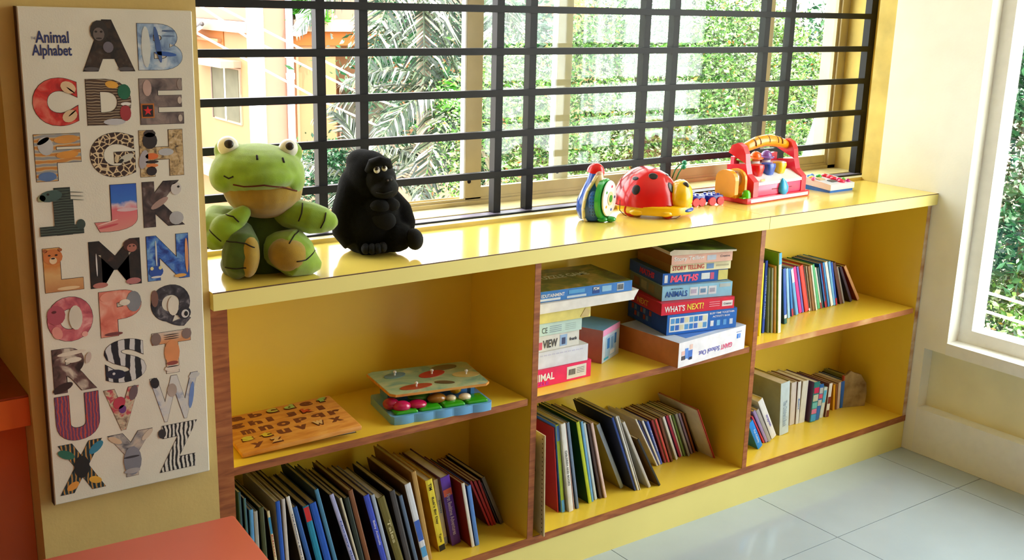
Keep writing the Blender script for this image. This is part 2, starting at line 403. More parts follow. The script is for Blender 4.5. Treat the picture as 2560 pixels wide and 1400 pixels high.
def bp_(name, a, b, m, parent=bl):
    o = (6.18, 13.42, GZ)
    return MB().box(tuple(a[i] - o[i] for i in range(3)), tuple(b[i] - o[i] for i in range(3))).build(name, m, parent)
bp_('side_wall', (6.181, 13.46, GZ), (7.6, 20, 1.087), M_PEACH)
bp_('upper_wall', (6.25, 13.46, 1.087), (7.6, 20, 4.5), M_PINK)
bp_('ledge', (6.05, 13.44, 0.927), (6.3, 20, 1.087), M_LEDGE)
bp_('orange_band', (6.165, 14.43, 0.60), (6.19, 20, 0.927), M_ORANGE)
bp_('ledge_lip', (6.10, 14.5, 0.755), (6.19, 20, 0.80), M_PEACH)
bp_('corner_column', (6.16, 13.38, GZ), (6.39, 13.47, 4.5), M_WHITE)  # white stands in for sunlight on this face of the peach building
bp_('front_wall', (6.39, 13.43, GZ), (6.88, 13.9, 4.5), M_PINK)
bp_('recessed_wall', (6.88, 14.6, GZ), (14, 15.2, 4.5), M_PEACH)
bp_('balcony_band', (6.88, 13.42, 0.746), (12, 14.6, 0.96), M_ORANGE)
bp_('balcony_slab', (6.86, 13.30, 0.96), (12, 14.6, 1.13), M_LEDGE)
bp_('balcony_wall', (7.6, 13.9, 1.13), (12, 14.6, 4.5), M_PINK)
bp_('lower_ledge', (5.9, 13.3, -1.35), (6.5, 20, -1.163), M_LEDGE)
bp_('low_wall', (6.9, 13.2, -2.6), (12, 14.6, -0.95), M_PINK)
bp_('wall_stripe', (6.91, 13.41, GZ), (6.95, 13.43, 0.746), mat('brown_stripe_paint', rgb(206, 130, 92), 0.8), bl)
sh_ = bp_('sunshade', (5.86, 13.78, 0.40), (6.19, 15.5, 0.50), M_LEDGE)
wn = bp_('window', (6.155, 13.80, -0.47), (6.19, 15.0, 0.385), M_LEDGE)
for y0, y1 in ((13.84, 14.37), (14.40, 14.93)):
    bp_('window_pane', (6.145, y0, -0.43), (6.156, y1, 0.36), M_SHUT, wn)
bp_('window_frame', (6.135, 14.365, -0.45), (6.15, 14.405, 0.37), M_WHITE, wn)
bp_('window_frame', (6.135, 14.93, -0.45), (6.15, 14.97, 0.37), mat('dark_frame', rgb(90, 70, 60), 0.6), wn)
bp_('sunshade', (8.0, 14.1, 0.02), (9.4, 14.6, 0.12), M_LEDGE)
wn = bp_('window', (8.2, 14.56, -1.0), (9.2, 14.6, 0.0), M_LEDGE)
bp_('window_pane', (8.25, 14.54, -0.95), (8.7, 14.57, -0.05), M_SHUT, wn)
bp_('window_pane', (8.74, 14.54, -0.95), (9.15, 14.57, -0.05), M_SHUT, wn)
def bt(name, pts, r, m, n=10):
    return MB().tube([(p[0] - 6.18, p[1] - 13.42, p[2] - GZ) for p in pts], r, n).build(name, m, bl, smooth=True)
bt('drain_pipe', [(6.79, 13.36, GZ), (6.79, 13.36, 4.5)], 0.055, M_PVC)
for z in (0.25, -0.75): bt('pipe_collar', [(6.79, 13.36, z), (6.79, 13.36, z + 0.09)], 0.068, M_PVC)
bt('trap_pipe', [(6.79, 13.35, 0.95), (6.90, 13.3, 0.93), (6.99, 13.27, 0.96), (7.02, 13.26, 1.1), (7.03, 13.26, 1.2)], 0.05, M_PVC)
bt('trap_pipe', [(6.92, 13.28, 0.97), (6.93, 13.25, 1.10), (6.91, 13.25, 1.22)], 0.062, M_PVC)
bt('waste_pipe', [(6.79, 13.3, -1.02), (7.05, 13.2, -1.0), (7.22, 13.15, -1.05), (7.25, 13.15, -1.6)], 0.06, M_PVC)
bt('waste_pipe', [(6.8, 13.25, -1.2), (7.2, 13.1, -1.2)], 0.05, M_PVC)
lamp = bt('tube_light', [(5.98, 15.55, 0.79), (5.9, 14.66, 0.97)], 0.03, M_WHITE)
bt('lamp_casing', [(5.99, 15.55, 0.84), (5.92, 14.66, 1.02)], 0.035, mat('dark_casing', rgb(70, 66, 66), 0.5))

# leaves: random colour per leaf
def leaf_mat(name, stops, transl=0.35, rough=0.35):
    M = bpy.data.materials.new(name); M.use_nodes = True; nt = M.node_tree; N = nt.nodes.new; L = nt.links.new
    b = nt.nodes['Principled BSDF']; ge = N('ShaderNodeNewGeometry'); rp = N('ShaderNodeValToRGB'); e = rp.color_ramp.elements
    while len(e) > 1: e.remove(e[-1])
    e[0].position = stops[0][0]; e[0].color = stops[0][1]
    for p, c in stops[1:]: q = e.new(p); q.color = c
    L(ge.outputs['Random Per Island'], rp.inputs[0]); L(rp.outputs[0], b.inputs['Base Color']); b.inputs['Roughness'].default_value = rough
    tr = N('ShaderNodeBsdfTranslucent'); L(rp.outputs[0], tr.inputs[0]); mx = N('ShaderNodeMixShader'); mx.inputs[0].default_value = transl
    L(b.outputs[0], mx.inputs[1]); L(tr.outputs[0], mx.inputs[2]); L(mx.outputs[0], nt.nodes['Material Output'].inputs[0]); return M
M_LEAF = leaf_mat('bright_shrub_leaf', [(0, rgb(20, 36, 18)), (0.2, rgb(34, 72, 26)), (0.45, rgb(88, 144, 50)), (0.66, rgb(136, 172, 88)), (0.84, rgb(160, 176, 136)), (0.96, rgb(206, 212, 190)), (0.98, rgb(190, 160, 60)), (0.992, rgb(196, 100, 50))], 0.25)
M_LEAFD = leaf_mat('dark_tree_leaf', [(0, rgb(14, 44, 28)), (0.5, rgb(24, 76, 44)), (0.88, rgb(56, 110, 64)), (1, rgb(170, 196, 170))], 0.3)
M_PALM = leaf_mat('palm_leaflet', [(0, rgb(28, 40, 30)), (0.45, rgb(52, 68, 48)), (0.65, rgb(96, 112, 84)), (0.85, rgb(180, 190, 172)), (1, rgb(226, 230, 220))], 0.3, 0.3)  # palest stops paint white glints on the leaflets
M_PALMB = leaf_mat('fresh_palm_leaflet', [(0, rgb(40, 116, 26)), (0.6, rgb(76, 156, 40)), (1, rgb(130, 184, 80))], 0.45, 0.3)
M_BARK = ramp_mat('grey_bark', 'noise', [(0.3, rgb(96, 84, 70)), (0.7, rgb(150, 136, 116))], 8, 0.9, (1, 1, 0.3))
def leaf_cloud(n, c, r, size, seed, clusters=60, cr=0.16, keep=None):
    """n folded leaves gathered in twiggy clusters inside an ellipsoid round c"""
    rd = random.Random(seed); vs = []; fs = []; cl = []
    while len(cl) < clusters:
        p = Vector((rd.uniform(-1, 1), rd.uniform(-1, 1), rd.uniform(-1, 1)))
        if p.length < 1 and p.length > 0.25: cl.append(Vector((c[0] + p.x * r[0], c[1] + p.y * r[1], c[2] + p.z * r[2])))
    for i in range(n):
        q = cl[rd.randrange(clusters)]
        d = Vector((rd.gauss(0, 1), rd.gauss(0, 1), rd.gauss(0, 1)))
        p = q + d * cr * rd.uniform(0.3, 1.0)
        if keep and not keep(p): continue
        a = Vector((rd.uniform(-1, 1), rd.uniform(-1, 1), rd.uniform(-0.3, 0.9))).normalized()
        b = a.cross(Vector((rd.uniform(-1, 1), rd.uniform(-1, 1), rd.uniform(-1, 1)))).normalized(); nn = a.cross(b)
        s = size * rd.uniform(0.6, 1.3); w = s * rd.uniform(0.3, 0.5); k = len(vs)
        vs += [tuple(p), tuple(p + a * s * 0.5 + b * w * 0.5 + nn * w * 0.15), tuple(p + a * s), tuple(p + a * s * 0.5 - b * w * 0.5 + nn * w * 0.15)]
        fs += [(k, k + 1, k + 2), (k, k + 2, k + 3)]
    return vs, fs
def shrub(name, label, cat, c, r, n, size, m, seed, clusters, cr, group, trunk=True, keep=None):
    base = (c[0], c[1], GZ)
    t = thing(name, label, cat, base, 0, group)
    vs, fs = leaf_cloud(n, (0, 0, c[2] - GZ), r, size, seed, clusters, cr, keep)
    b = MB(); b.v = vs; b.f = fs; o = b.build('foliage', m, t); o['kind'] = 'stuff'
    if trunk:
        rd = random.Random(seed)
        h = c[2] - GZ
        MB().tube([(0, 0, 0), (0.05, 0.03, h * 0.5), (-0.04, 0, h)], [0.09, 0.07, 0.03], 7).build('trunk', M_BARK, t, smooth=True)
        for k in range(5):
            a = rd.uniform(0, 6.28); q = Vector((math.cos(a) * r[0] * 0.6, math.sin(a) * r[1] * 0.6, h + rd.uniform(-0.2, 0.8) * r[2]))
            MB().tube([(0, 0, h * rd.uniform(0.6, 0.85)), tuple(q * 0.5 + Vector((0, 0, h * 0.42))), tuple(q)], [0.03, 0.02, 0.008], 5).build('branch', M_BARK, t, smooth=True)
    return t
GB = 'leafy shrubs outside the window'
shrub('leafy_shrub', 'bright green shrub beside the palm, behind the middle grill bars', 'shrub', (5.0, 4.9, 0.15), (0.75, 0.5, 1.05), 23000, 0.045, M_LEAF, 11, 140, 0.13, GB)
shrub('leafy_shrub', 'tall bright green shrub in the centre of the window above the ladybird toy', 'shrub', (6.2, 4.7, 0.75), (0.95, 0.6, 1.35), 36000, 0.045, M_LEAF, 12, 220, 0.14, GB)
shrub('leafy_shrub', 'pale green shrub at the window end above the red activity toy', 'shrub', (7.5, 4.7, 0.55), (0.85, 0.6, 1.15), 27000, 0.045, M_LEAF, 13, 170, 0.14, GB)
shrub('leafy_shrub', 'low pale shrub below the window end, behind the sloping pipe', 'shrub', (8.6, 5.2, -0.1), (0.8, 0.6, 0.75), 14000, 0.045, M_LEAF, 14, 105, 0.13, GB)
shrub('leafy_shrub', 'small dark bush between frog and gorilla outside the window', 'shrub', (5.35, 9.2, -0.62), (0.42, 0.35, 0.42), 5000, 0.06, M_LEAFD, 15, 45, 0.1, GB)
GT = 'trees outside the window'
shrub('dark_tree', 'dark tree behind the palm outside the window', 'tree', (6.6, 8.0, 0.6), (1.5, 0.8, 1.5), 11000, 0.10, M_LEAFD, 21, 90, 0.25, GT)
shrub('dark_tree', 'dark tree behind the bright shrubs at the window end', 'tree', (11.5, 7.2, 0.4), (2.2, 1.0, 1.3), 11000, 0.10, M_LEAFD, 22, 90, 0.28, GT)
shrub('dark_tree', 'dense dark green tree filling the side window at the right', 'tree', (6.3, 1.35, 0.55), (0.7, 0.75, 1.5), 26000, 0.06, M_LEAFD, 23, 170, 0.17, GT)
shrub('leafy_shrub', 'light green shrub low in the side window at the right', 'shrub', (5.6, 0.85, -0.55), (0.6, 0.6, 0.6), 9000, 0.05, M_LEAF, 24, 60, 0.14, GB)
# flowers and pot plant on the far balcony
bf = thing('balcony_plant', 'bright green plant hanging over the balcony beside the drain pipe', 'plant', (7.12, 13.3, 1.13))
vs, fs = leaf_cloud(1600, (0, 0, 0.25), (0.3, 0.15, 0.33), 0.10, 31, 20, 0.07); b = MB(); b.v = vs; b.f = fs; b.build('foliage', M_PALMB, bf)['kind'] = 'stuff'

def frond(root, tip, sag, length_leaf, m, parent, seed, n=46):
    rd = random.Random(seed); a = Vector(root); b = Vector(tip); mid = (a + b) / 2 + Vector((0, 0, sag))
    P = lambda t: a * (1 - t) ** 2 + mid * 2 * t * (1 - t) + b * t * t
    fb = MB().tube([tuple(P(i / 10)) for i in range(11)], [0.014 * (1 - i / 12) + 0.002 for i in range(11)], 5)
    vs = []; fs = []
    for i in range(n):
        t = 0.12 + 0.88 * i / (n - 1); p = P(t); d = (P(min(1, t + 0.02)) - P(t - 0.02)).normalized()
        sd = d.cross(Vector((0, 0, 1))).normalized()
        for s in (-1, 1):
            L = length_leaf * math.sin(math.pi * (0.12 + 0.8 * t)) * rd.uniform(0.8, 1.15)
            o = (sd * s * 0.8 + d * 0.75 + Vector((0, 0, rd.uniform(-0.15, 0.12)))).normalized()
            q = p + o * L * 0.55; e = p + o * L * 0.95 + Vector((0, 0, -0.28 * L)); w = 0.011 * rd.uniform(0.7, 1.3)
            wv = d.cross(o).normalized().cross(o) * w; k = len(vs)
            vs += [tuple(p + wv * 0.5), tuple(p - wv * 0.5), tuple(q + wv), tuple(q - wv), tuple(e)]
            fs += [(k, k + 1, k + 3, k + 2), (k + 2, k + 3, k + 4)]
    fb.add(vs, fs)
    return fb.build('frond', m, parent)
def palm(label, c, fr_, seed):
    t = thing('palm_tree', label, 'palm', (c[0], c[1], GZ), 0, 'palms outside the window')
    h = c[2] - GZ
    MB().tube([(0, 0, 0), (0.03, 0, h * 0.5), (0, 0, h)], [0.10, 0.08, 0.06], 9).build('trunk', M_BARK, t, smooth=True)
    for i, (dx, dy, dz, sag, ll, mm) in enumerate(fr_):
        frond((0, 0, h), (dx, dy, h + dz), sag, ll, mm, t, seed + i)
    return t
P_, F_ = M_PALM, M_PALMB
palm('grey green palm with arching fronds behind the gorilla', (5.0, 5.7, 0.55), [
    (-1.15, 0.1, 0.25, 0.45, 0.36, P_), (-1.1, -0.3, -0.25, 0.6, 0.36, P_), (-0.9, 0.3, 0.75, 0.3, 0.36, P_), (-0.75, -0.4, -0.75, 0.75, 0.34, P_),
    (-0.35, -0.5, -0.9, 0.7, 0.34, P_), (0.5, -0.2, -0.6, 0.7, 0.36, P_), (0.9, 0.2, 0.1, 0.5, 0.36, P_), (-0.35, -0.3, 0.1, 0.35, 0.34, F_),
    (0.3, 0.2, 1.0, 0.2, 0.34, P_), (-0.4, 0.2, 1.05, 0.2, 0.36, P_), (-1.2, 0.5, -0.05, 0.5, 0.36, P_)], 40)
palm('tall palm whose fronds hang from above behind the bright frond', (4.95, 6.4, 1.75), [
    (-1.3, -0.2, -0.55, 0.5, 0.42, P_), (-0.9, -0.6, -0.95, 0.6, 0.42, P_), (-0.4, -0.7, -1.1, 0.6, 0.4, P_), (0.5, -0.5, -0.9, 0.6, 0.4, P_),
    (1.1, 0.0, -0.6, 0.5, 0.4, P_), (-1.2, 0.4, 0.0, 0.4, 0.4, F_), (0.9, 0.4, 0.4, 0.3, 0.4, P_), (0.1, -0.4, -0.8, 0.7, 0.4, P_)], 60)
palm('darker palm low down behind the first palm', (4.55, 6.6, -0.35), [
    (-0.9, 0.1, 0.3, 0.4, 0.36, P_), (-0.6, -0.5, -0.3, 0.6, 0.36, P_), (0.4, -0.5, -0.2, 0.6, 0.36, P_), (0.9, 0.1, 0.3, 0.4, 0.36, P_), (0.1, -0.5, 0.5, 0.4, 0.36, P_),
    (-0.2, 0.3, 0.8, 0.3, 0.36, P_)], 80)
# overhead cables
M_WIRE = mat('white_cable', rgb(245, 245, 245), 0.5, 0.02)
GW = 'white cables running across outside the window'
for lab, pts in (('white cable crossing lowest in front of the building', [(2.2, 7.0, 1.68), (3.116, 7.0, 1.153), (4.294, 7.0, 0.533), (5.81, 7.0, -0.133), (6.42, 7.0, -0.368), (9.0, 7, -1.2)]),
                 ('white cable crossing highest in front of the building', [(2.2, 7.02, 1.92), (3.292, 7.0, 1.384), (4.657, 7.0, 0.7315), (5.813, 7.0, 0.285), (7.03, 7.0, -0.11), (9.5, 7, -0.6)]),
                 ('white cable between two others in front of the building', [(2.2, 7.05, 1.98), (3.16, 7.05, 1.381), (3.59, 7.05, 1.111), (4.656, 7.05, 0.610), (5.80, 7.05, 0.2137), (7.0, 7.05, -0.2), (9.5, 7.05, -0.7)])):
    tag(MB().tube(pts, 0.011, 6).build('overhead_cable', M_WIRE, smooth=True), lab, 'cable', GW)
for lab, z in (('upper white cable across the side window', 0.21), ('middle white cable across the side window', 0.12), ('lowest white cable across the side window', -0.17)):
    tag(MB().tube([(4.6, 2.3, z + 0.10), (4.6, 0.8, z), (4.6, -1.0, z - 0.1)], 0.007, 6).build('overhead_cable', M_WIRE, smooth=True), lab, 'cable', GW)
tag(MB().tube([(6.15 - 0.9, 3.0, GZ), (6.05, 3.0, 0.2), (6.15, 3.0, 0.48), (6.24, 3.0, 0.73), (6.31, 3.0, 1.03), (6.36, 3.0, 1.5)], 0.035, 10).build('sloping_pole', mat('blue_grey_pole', rgb(150, 165, 190), 0.5), smooth=True),
    'blue grey sloping pole outside the window end', 'pole')
# ------------------------------------------------------------------ poster on the pillar
TH = R(0.6)
po = thing('alphabet_poster', 'tall white canvas poster of animal shaped letters titled Animal Alphabet on the pillar', 'poster', (0.3118, -0.0005, 1.4475))
po.rotation_euler = (0, TH, 0)
M_CANVAS = mat('canvas_white', rgb(226, 222, 206), 0.75, 0.03, 12, 0.1, 400)
MB().rbox((0, -0.0195, -0.917), (0.301, 0, 0), 0.002, 1).build('canvas_board', M_CANVAS, po)
MB().box((-0.001, -0.0185, -0.917), (0.0, 0, 0)).build('canvas_side', mat('canvas_edge_shade', rgb(70, 45, 20), 0.8), po)  # canvas side coloured dark for the poster's shadow at its left edge
def face(u, v, y=-0.0197): return frame((u, y, v), (1, 0, 0), (0, 0, 1))
M_NAVY = plain(38, 52, 110, 0.6)
lettering('Animal', po, face(0.0265, -0.0605), 0.0205, M_NAVY, 0.02, width=0.0548)
lettering('Alphabet', po, face(0.0197, -0.0875), 0.0245, M_NAVY, 0.02, width=0.0653)
lettering('THE', po, face(0.0195, -0.0545), 0.004, M_NAVY, 0.0, width=0.008)
K = lambda r, g, b: rgb(r, g, b)
BK, WH = K(28, 24, 26), K(225, 220, 210)
PAT = {
 'A': ('noise', [(0.35, K(24, 20, 18)), (0.6, K(62, 44, 34)), (0.8, K(90, 84, 84))], 6, None),
 'B': ('noise', [(0.3, K(60, 92, 150)), (0.5, K(150, 176, 205)), (0.65, K(205, 214, 220))], 3, None),
 'C': ('noise', [(0.3, K(150, 24, 22)), (0.5, K(205, 44, 38)), (0.7, K(222, 120, 100))], 3, None),
 'D': ('wavez', [(0.2, K(80, 56, 38)), (0.5, K(190, 170, 140)), (0.8, K(70, 50, 40))], 2.6, 3),
 'E': ('noise', [(0.3, K(62, 52, 56)), (0.55, K(126, 110, 106)), (0.8, K(170, 150, 140))], 3, None),
 'F': ('wavez', [(0.2, K(196, 130, 60)), (0.5, K(214, 190, 140)), (0.8, K(150, 150, 150))], 2.0, 4),
 'G': ('edge', [(0.0, K(220, 200, 160)), (0.06, K(214, 190, 150)), (0.1, K(66, 40, 30)), (0.4, K(44, 26, 22))], 8, None),
 'H': ('noise', [(0.3, K(60, 46, 40)), (0.5, K(190, 160, 110)), (0.7, K(214, 196, 160))], 9, None),
 'I': ('wavez', [(0.35, K(40, 50, 46)), (0.5, K(120, 140, 122)), (0.65, K(40, 50, 46))], 2.6, 2),
 'J': ('grad', [(0.0, K(214, 140, 130)), (0.45, K(220, 110, 120)), (0.55, K(214, 190, 200)), (0.62, K(50, 110, 200)), (1, K(40, 90, 190))], 1, None),
 'K': ('noise', [(0.35, K(36, 28, 32)), (0.55, K(84, 64, 62)), (0.75, K(150, 140, 136))], 3, None),
 'L': ('grad', [(0.0, K(190, 130, 80)), (0.4, K(214, 170, 110)), (0.6, K(206, 130, 60)), (1, K(214, 160, 90))], 1, None),
 'M': ('noise', [(0.4, K(18, 14, 14)), (0.6, K(40, 26, 22)), (0.8, K(90, 50, 40))], 4, None),
 'N': ('noise', [(0.35, K(24, 50, 130)), (0.5, K(50, 100, 190)), (0.7, K(120, 170, 214))], 5, None),
 'O': ('noise', [(0.3, K(150, 60, 80)), (0.5, K(200, 100, 110)), (0.7, K(226, 160, 160))], 3, None),
 'P': ('noise', [(0.3, K(200, 96, 80)), (0.5, K(222, 130, 110)), (0.7, K(230, 170, 150))], 3, None),
 'Q': ('noise', [(0.35, K(26, 26, 36)), (0.55, K(60, 56, 66)), (0.75, K(150, 146, 150))], 5, None),
 'R': ('noise', [(0.35, K(40, 26, 24)), (0.55, K(110, 80, 76)), (0.7, K(206, 196, 180))], 3, None),
 'S': ('wave', [(0.35, K(24, 24, 34)), (0.5, K(30, 30, 44)), (0.6, K(206, 206, 206))], 1.2, 4),
 'T': ('grad', [(0.0, K(220, 210, 196)), (0.15, K(214, 180, 150)), (0.5, K(214, 140, 84)), (0.8, K(214, 150, 100)), (1, K(210, 196, 180))], 1, None),
 'U': ('wave', [(0.2, K(190, 70, 60)), (0.45, K(50, 60, 80)), (0.7, K(80, 100, 170)), (0.9, K(120, 40, 60))], 4, 5),
 'V': ('noise', [(0.35, K(120, 90, 80)), (0.5, K(206, 190, 160)), (0.6, K(190, 70, 80)), (0.75, K(120, 100, 130))], 4, None),
 'W': ('noise', [(0.3, K(120, 140, 180)), (0.5, K(206, 206, 206)), (0.7, K(214, 210, 200)), (0.85, K(60, 56, 60))], 3, None),
 'X': ('wave', [(0.3, K(24, 30, 30)), (0.5, K(50, 120, 130)), (0.7, K(30, 36, 36)), (0.9, K(200, 140, 60))], 3.4, 3),
 'Y': ('noise', [(0.35, K(70, 72, 84)), (0.5, K(150, 146, 146)), (0.7, K(206, 190, 170))], 4, None),
 'Z': ('wave', [(0.42, K(26, 24, 26)), (0.5, K(220, 216, 206))], 3.0, 5)}
CELLS = {'A': (0.1469, -0.0640, 0.0898, 0.0889), 'B': (0.2391, -0.0657, 0.0803, 0.0821), 'C': (0.0519, -0.1612, 0.0747, 0.0829), 'D': (0.1429, -0.1631, 0.0775, 0.0809),
 'E': (0.2373, -0.1640, 0.0797, 0.0826), 'F': (0.0500, -0.2581, 0.0768, 0.0827), 'G': (0.1441, -0.2586, 0.0792, 0.0807), 'H': (0.2328, -0.2593, 0.0804, 0.0858),
 'I': (0.0482, -0.3553, 0.0777, 0.0853), 'J': (0.1436, -0.3564, 0.0772, 0.0863), 'K': (0.2321, -0.3550, 0.0768, 0.0854), 'L': (0.0453, -0.4612, 0.0663, 0.0814),
 'M': (0.1374, -0.4598, 0.0916, 0.0874), 'N': (0.2357, -0.4589, 0.0795, 0.0868), 'O': (0.0509, -0.5560, 0.0798, 0.0842), 'P': (0.1422, -0.5565, 0.0768, 0.0880),
 'Q': (0.2366, -0.5564, 0.0757, 0.0847), 'R': (0.0524, -0.6536, 0.0752, 0.0853), 'S': (0.1452, -0.6523, 0.0764, 0.0852), 'T': (0.2348, -0.6496, 0.0749, 0.0848),
 'U': (0.0524, -0.7484, 0.0781, 0.0911), 'V': (0.1343, -0.7485, 0.0656, 0.0852), 'W': (0.2361, -0.7446, 0.0947, 0.0933), 'X': (0.0530, -0.8494, 0.0827, 0.0997),
 'Y': (0.1463, -0.8445, 0.0857, 0.0915), 'Z': (0.2388, -0.8481, 0.0783, 0.0972)}
def grad_mat(name, stops, z0, h):
    if name in _MATS: return _MATS[name]
    M = bpy.data.materials.new(name); M.use_nodes = True; nt = M.node_tree; N = nt.nodes.new; L = nt.links.new
    tc = N('ShaderNodeTexCoord'); sp = N('ShaderNodeSeparateXYZ'); L(tc.outputs['Object'], sp.inputs[0])
    nz = N('ShaderNodeTexNoise'); nz.inputs['Scale'].default_value = 70; L(tc.outputs['Object'], nz.inputs['Vector'])
    mr = N('ShaderNodeMapRange'); mr.inputs['From Min'].default_value = z0; mr.inputs['From Max'].default_value = z0 + h; L(sp.outputs['Z'], mr.inputs['Value'])
    ma = N('ShaderNodeMath'); ma.operation = 'MULTIPLY_ADD'; ma.inputs[1].default_value = 0.2; L(nz.outputs['Fac'], ma.inputs[0]); L(mr.outputs[0], ma.inputs[2])
    sb = N('ShaderNodeMath'); sb.operation = 'SUBTRACT'; sb.inputs[1].default_value = 0.1; L(ma.outputs[0], sb.inputs[0])
    rp = N('ShaderNodeValToRGB'); e = rp.color_ramp.elements
    while len(e) > 1: e.remove(e[-1])
    e[0].position = stops[0][0]; e[0].color = stops[0][1]
    for p, c in stops[1:]: q = e.new(p); q.color = c
    L(sb.outputs[0], rp.inputs[0]); L(rp.outputs[0], nt.nodes['Principled BSDF'].inputs['Base Color']); nt.nodes['Principled BSDF'].inputs['Roughness'].default_value = 0.6
    _MATS[name] = M; return M
def blob(parent, cu, cv, w, h, ang, m, y=-0.0203, name='figure_detail', n=14, pts=None):
    pts = pts or [(w / 2 * math.cos(2 * math.pi * i / n), h / 2 * math.sin(2 * math.pi * i / n)) for i in range(n)]
    ca, sa = math.cos(ang), math.sin(ang)
    return MB().prism([(cu + x * ca - z * sa, cv + x * sa + z * ca) for x, z in pts], 0.0003, 'y', y).build(name, m, parent)
M_INK = plain(34, 30, 36, 0.7)
LET = {}
for ch, (cu, cv, w, h) in CELLS.items():
    if ch == 'I': cu, w = cu + 0.004, w * 0.34
    kind, stops, sc, dist_ = PAT[ch]
    mm = grad_mat('print_' + ch, stops, cv - h / 2, h) if kind == 'grad' else ramp_mat('print_' + ch, kind, stops, sc * 12.5, 0.65, None, dist_ or 0.6, 4)
    bold = {'M': 0.03, 'W': 0.03, 'E': 0.055, 'S': 0.05, 'G': 0.055, 'R': 0.05, 'B': 0.05, 'I': 0.04}.get(ch, 0.065)
    k = lettering(ch, po, face(cu - w / 2 - 0.0007, cv - h / 2 - 0.0007), h + 0.0014, M_INK, bold + 0.008, width=w + 0.0014, depth=0.0002, name='letter_outline')
    LET[ch] = lettering(ch, po, face(cu - w / 2, cv - h / 2, -0.0199), h, mm, bold, width=w, depth=0.0003, name='letter_figure')
cu, cv, w, h = CELLS['I']
for z0, z1, x0, x1 in ((0.0, 0.2, 0.02, 0.98), (0.2, 0.75, 0.34, 0.78)):
    MB().box((cu + (x0 - 0.5) * w, -0.0205, cv + (z0 - 0.5) * h), (cu + (x1 - 0.5) * w, -0.0203, cv + (z1 - 0.5) * h)).build('figure_detail', LET['I'].data.materials[0], LET['I'])
def det(ch, fx, fz, fw, fh, col, ang=0, pts=None, y=-0.0206):
    cu, cv, w, h = CELLS[ch]
    blob(LET[ch], cu + (fx - 0.5) * w, cv + (fz - 0.5) * h, fw * w, fh * h, R(ang), plain(*col, 0.65), y, pts=[(px * w, pz * h) for px, pz in pts] if pts else None)
det('A', 0.34, 0.78, 0.34, 0.42, (44, 38, 36)); det('A', 0.33, 0.72, 0.22, 0.26, (108, 96, 92), y=-0.0209); det('A', 0.28, 0.77, 0.05, 0.04, (20, 16, 16), y=-0.0212); det('A', 0.38, 0.77, 0.05, 0.04, (20, 16, 16), y=-0.0212); det('A', 0.33, 0.64, 0.12, 0.03, (40, 30, 30), y=-0.0212)
det('A', 0.16, 0.04, 0.3, 0.08, (84, 78, 80)); det('A', 0.82, 0.04, 0.3, 0.08, (84, 78, 80)); det('A', 0.5, 0.47, 0.2, 0.22, (110, 104, 116))
det('B', 0.18, 0.5, 0.2, 0.9, (206, 210, 206)); det('B', 0.45, 0.55, 0.12, 0.8, (66, 98, 160), 8); det('B', 0.62, 0.35, 0.5, 0.1, (50, 92, 170), -6); det('B', 0.7, 0.85, 0.3, 0.05, (90, 112, 150)); det('B', 0.7, 0.74, 0.3, 0.03, (90, 112, 150))
det('C', 0.8, 0.8, 0.36, 0.24, (222, 190, 150), -30); det('C', 0.8, 0.2, 0.36, 0.24, (222, 190, 150), 30); det('C', 0.86, 0.74, 0.24, 0.03, (120, 70, 50), -40); det('C', 0.86, 0.26, 0.24, 0.03, (120, 70, 50), 40)
det('D', 0.85, 0.72, 0.3, 0.34, (24, 100, 70)); det('D', 0.58, 0.88, 0.3, 0.16, (226, 166, 60), -10); det('D', 0.88, 0.45, 0.24, 0.08, (230, 226, 220)); det('D', 0.86, 0.25, 0.26, 0.36, (160, 50, 56)); det('D', 0.6, 0.06, 0.5, 0.14, (190, 190, 196))
det('E', 0.17, 0.3, 0.3, 0.3, (190, 110, 40), pts=[(-0.15, -0.16), (0.15, -0.16), (0.15, 0.16), (-0.15, 0.16)]); det('E', 0.17, 0.3, 0.24, 0.26, (36, 22, 24), pts=[(-0.12, -0.13), (0.12, -0.13), (0.12, 0.13), (-0.12, 0.13)], y=-0.0209)
det('E', 0.17, 0.3, 1, 1, (226, 36, 44), pts=[((0.11 if i % 2 == 0 else 0.045) * math.sin(i * math.pi / 5), (0.11 if i % 2 == 0 else 0.045) * math.cos(i * math.pi / 5)) for i in range(10)], y=-0.0212)
det('E', 0.18, 0.8, 0.2, 0.36, (190, 160, 150)); det('E', 0.92, 0.52, 0.1, 0.16, (196, 180, 166)); det('E', 0.92, 0.12, 0.1, 0.16, (196, 180, 166)); det('E', 0.93, 0.88, 0.12, 0.24, (150, 134, 126))
det('F', 0.24, 0.75, 0.34, 0.4, (190, 190, 190), 10); det('F', 0.7, 0.88, 0.56, 0.18, (214, 150, 70), 4); det('F', 0.7, 0.55, 0.5, 0.16, (220, 150, 60), 4); det('F', 0.24, 0.1, 0.4, 0.2, (90, 120, 170)); det('F', 0.2, 0.86, 0.3, 0.1, (60, 40, 30), 30)
det('G', 0.8, 0.42, 0.36, 0.16, (200, 196, 180), 24); det('G', 0.68, 0.36, 0.12, 0.07, (30, 26, 26), 30, y=-0.0209)
det('H', 0.24, 0.78, 0.34, 0.36, (40, 32, 34)); det('H', 0.24, 0.93, 0.28, 0.16, (60, 50, 50)); det('H', 0.27, 0.44, 0.3, 0.14, (222, 110, 50)); det('H', 0.27, 0.32, 0.3, 0.07, (40, 26, 26)); det('H', 0.27, 0.24, 0.28, 0.08, (220, 130, 70)); det('H', 0.25, 0.12, 0.24, 0.2, (34, 24, 30)); det('H', 0.08, 0.38, 0.2, 0.42, (170, 164, 170), -14); det('H', 0.6, 0.52, 0.36, 0.16, (184, 186, 190))
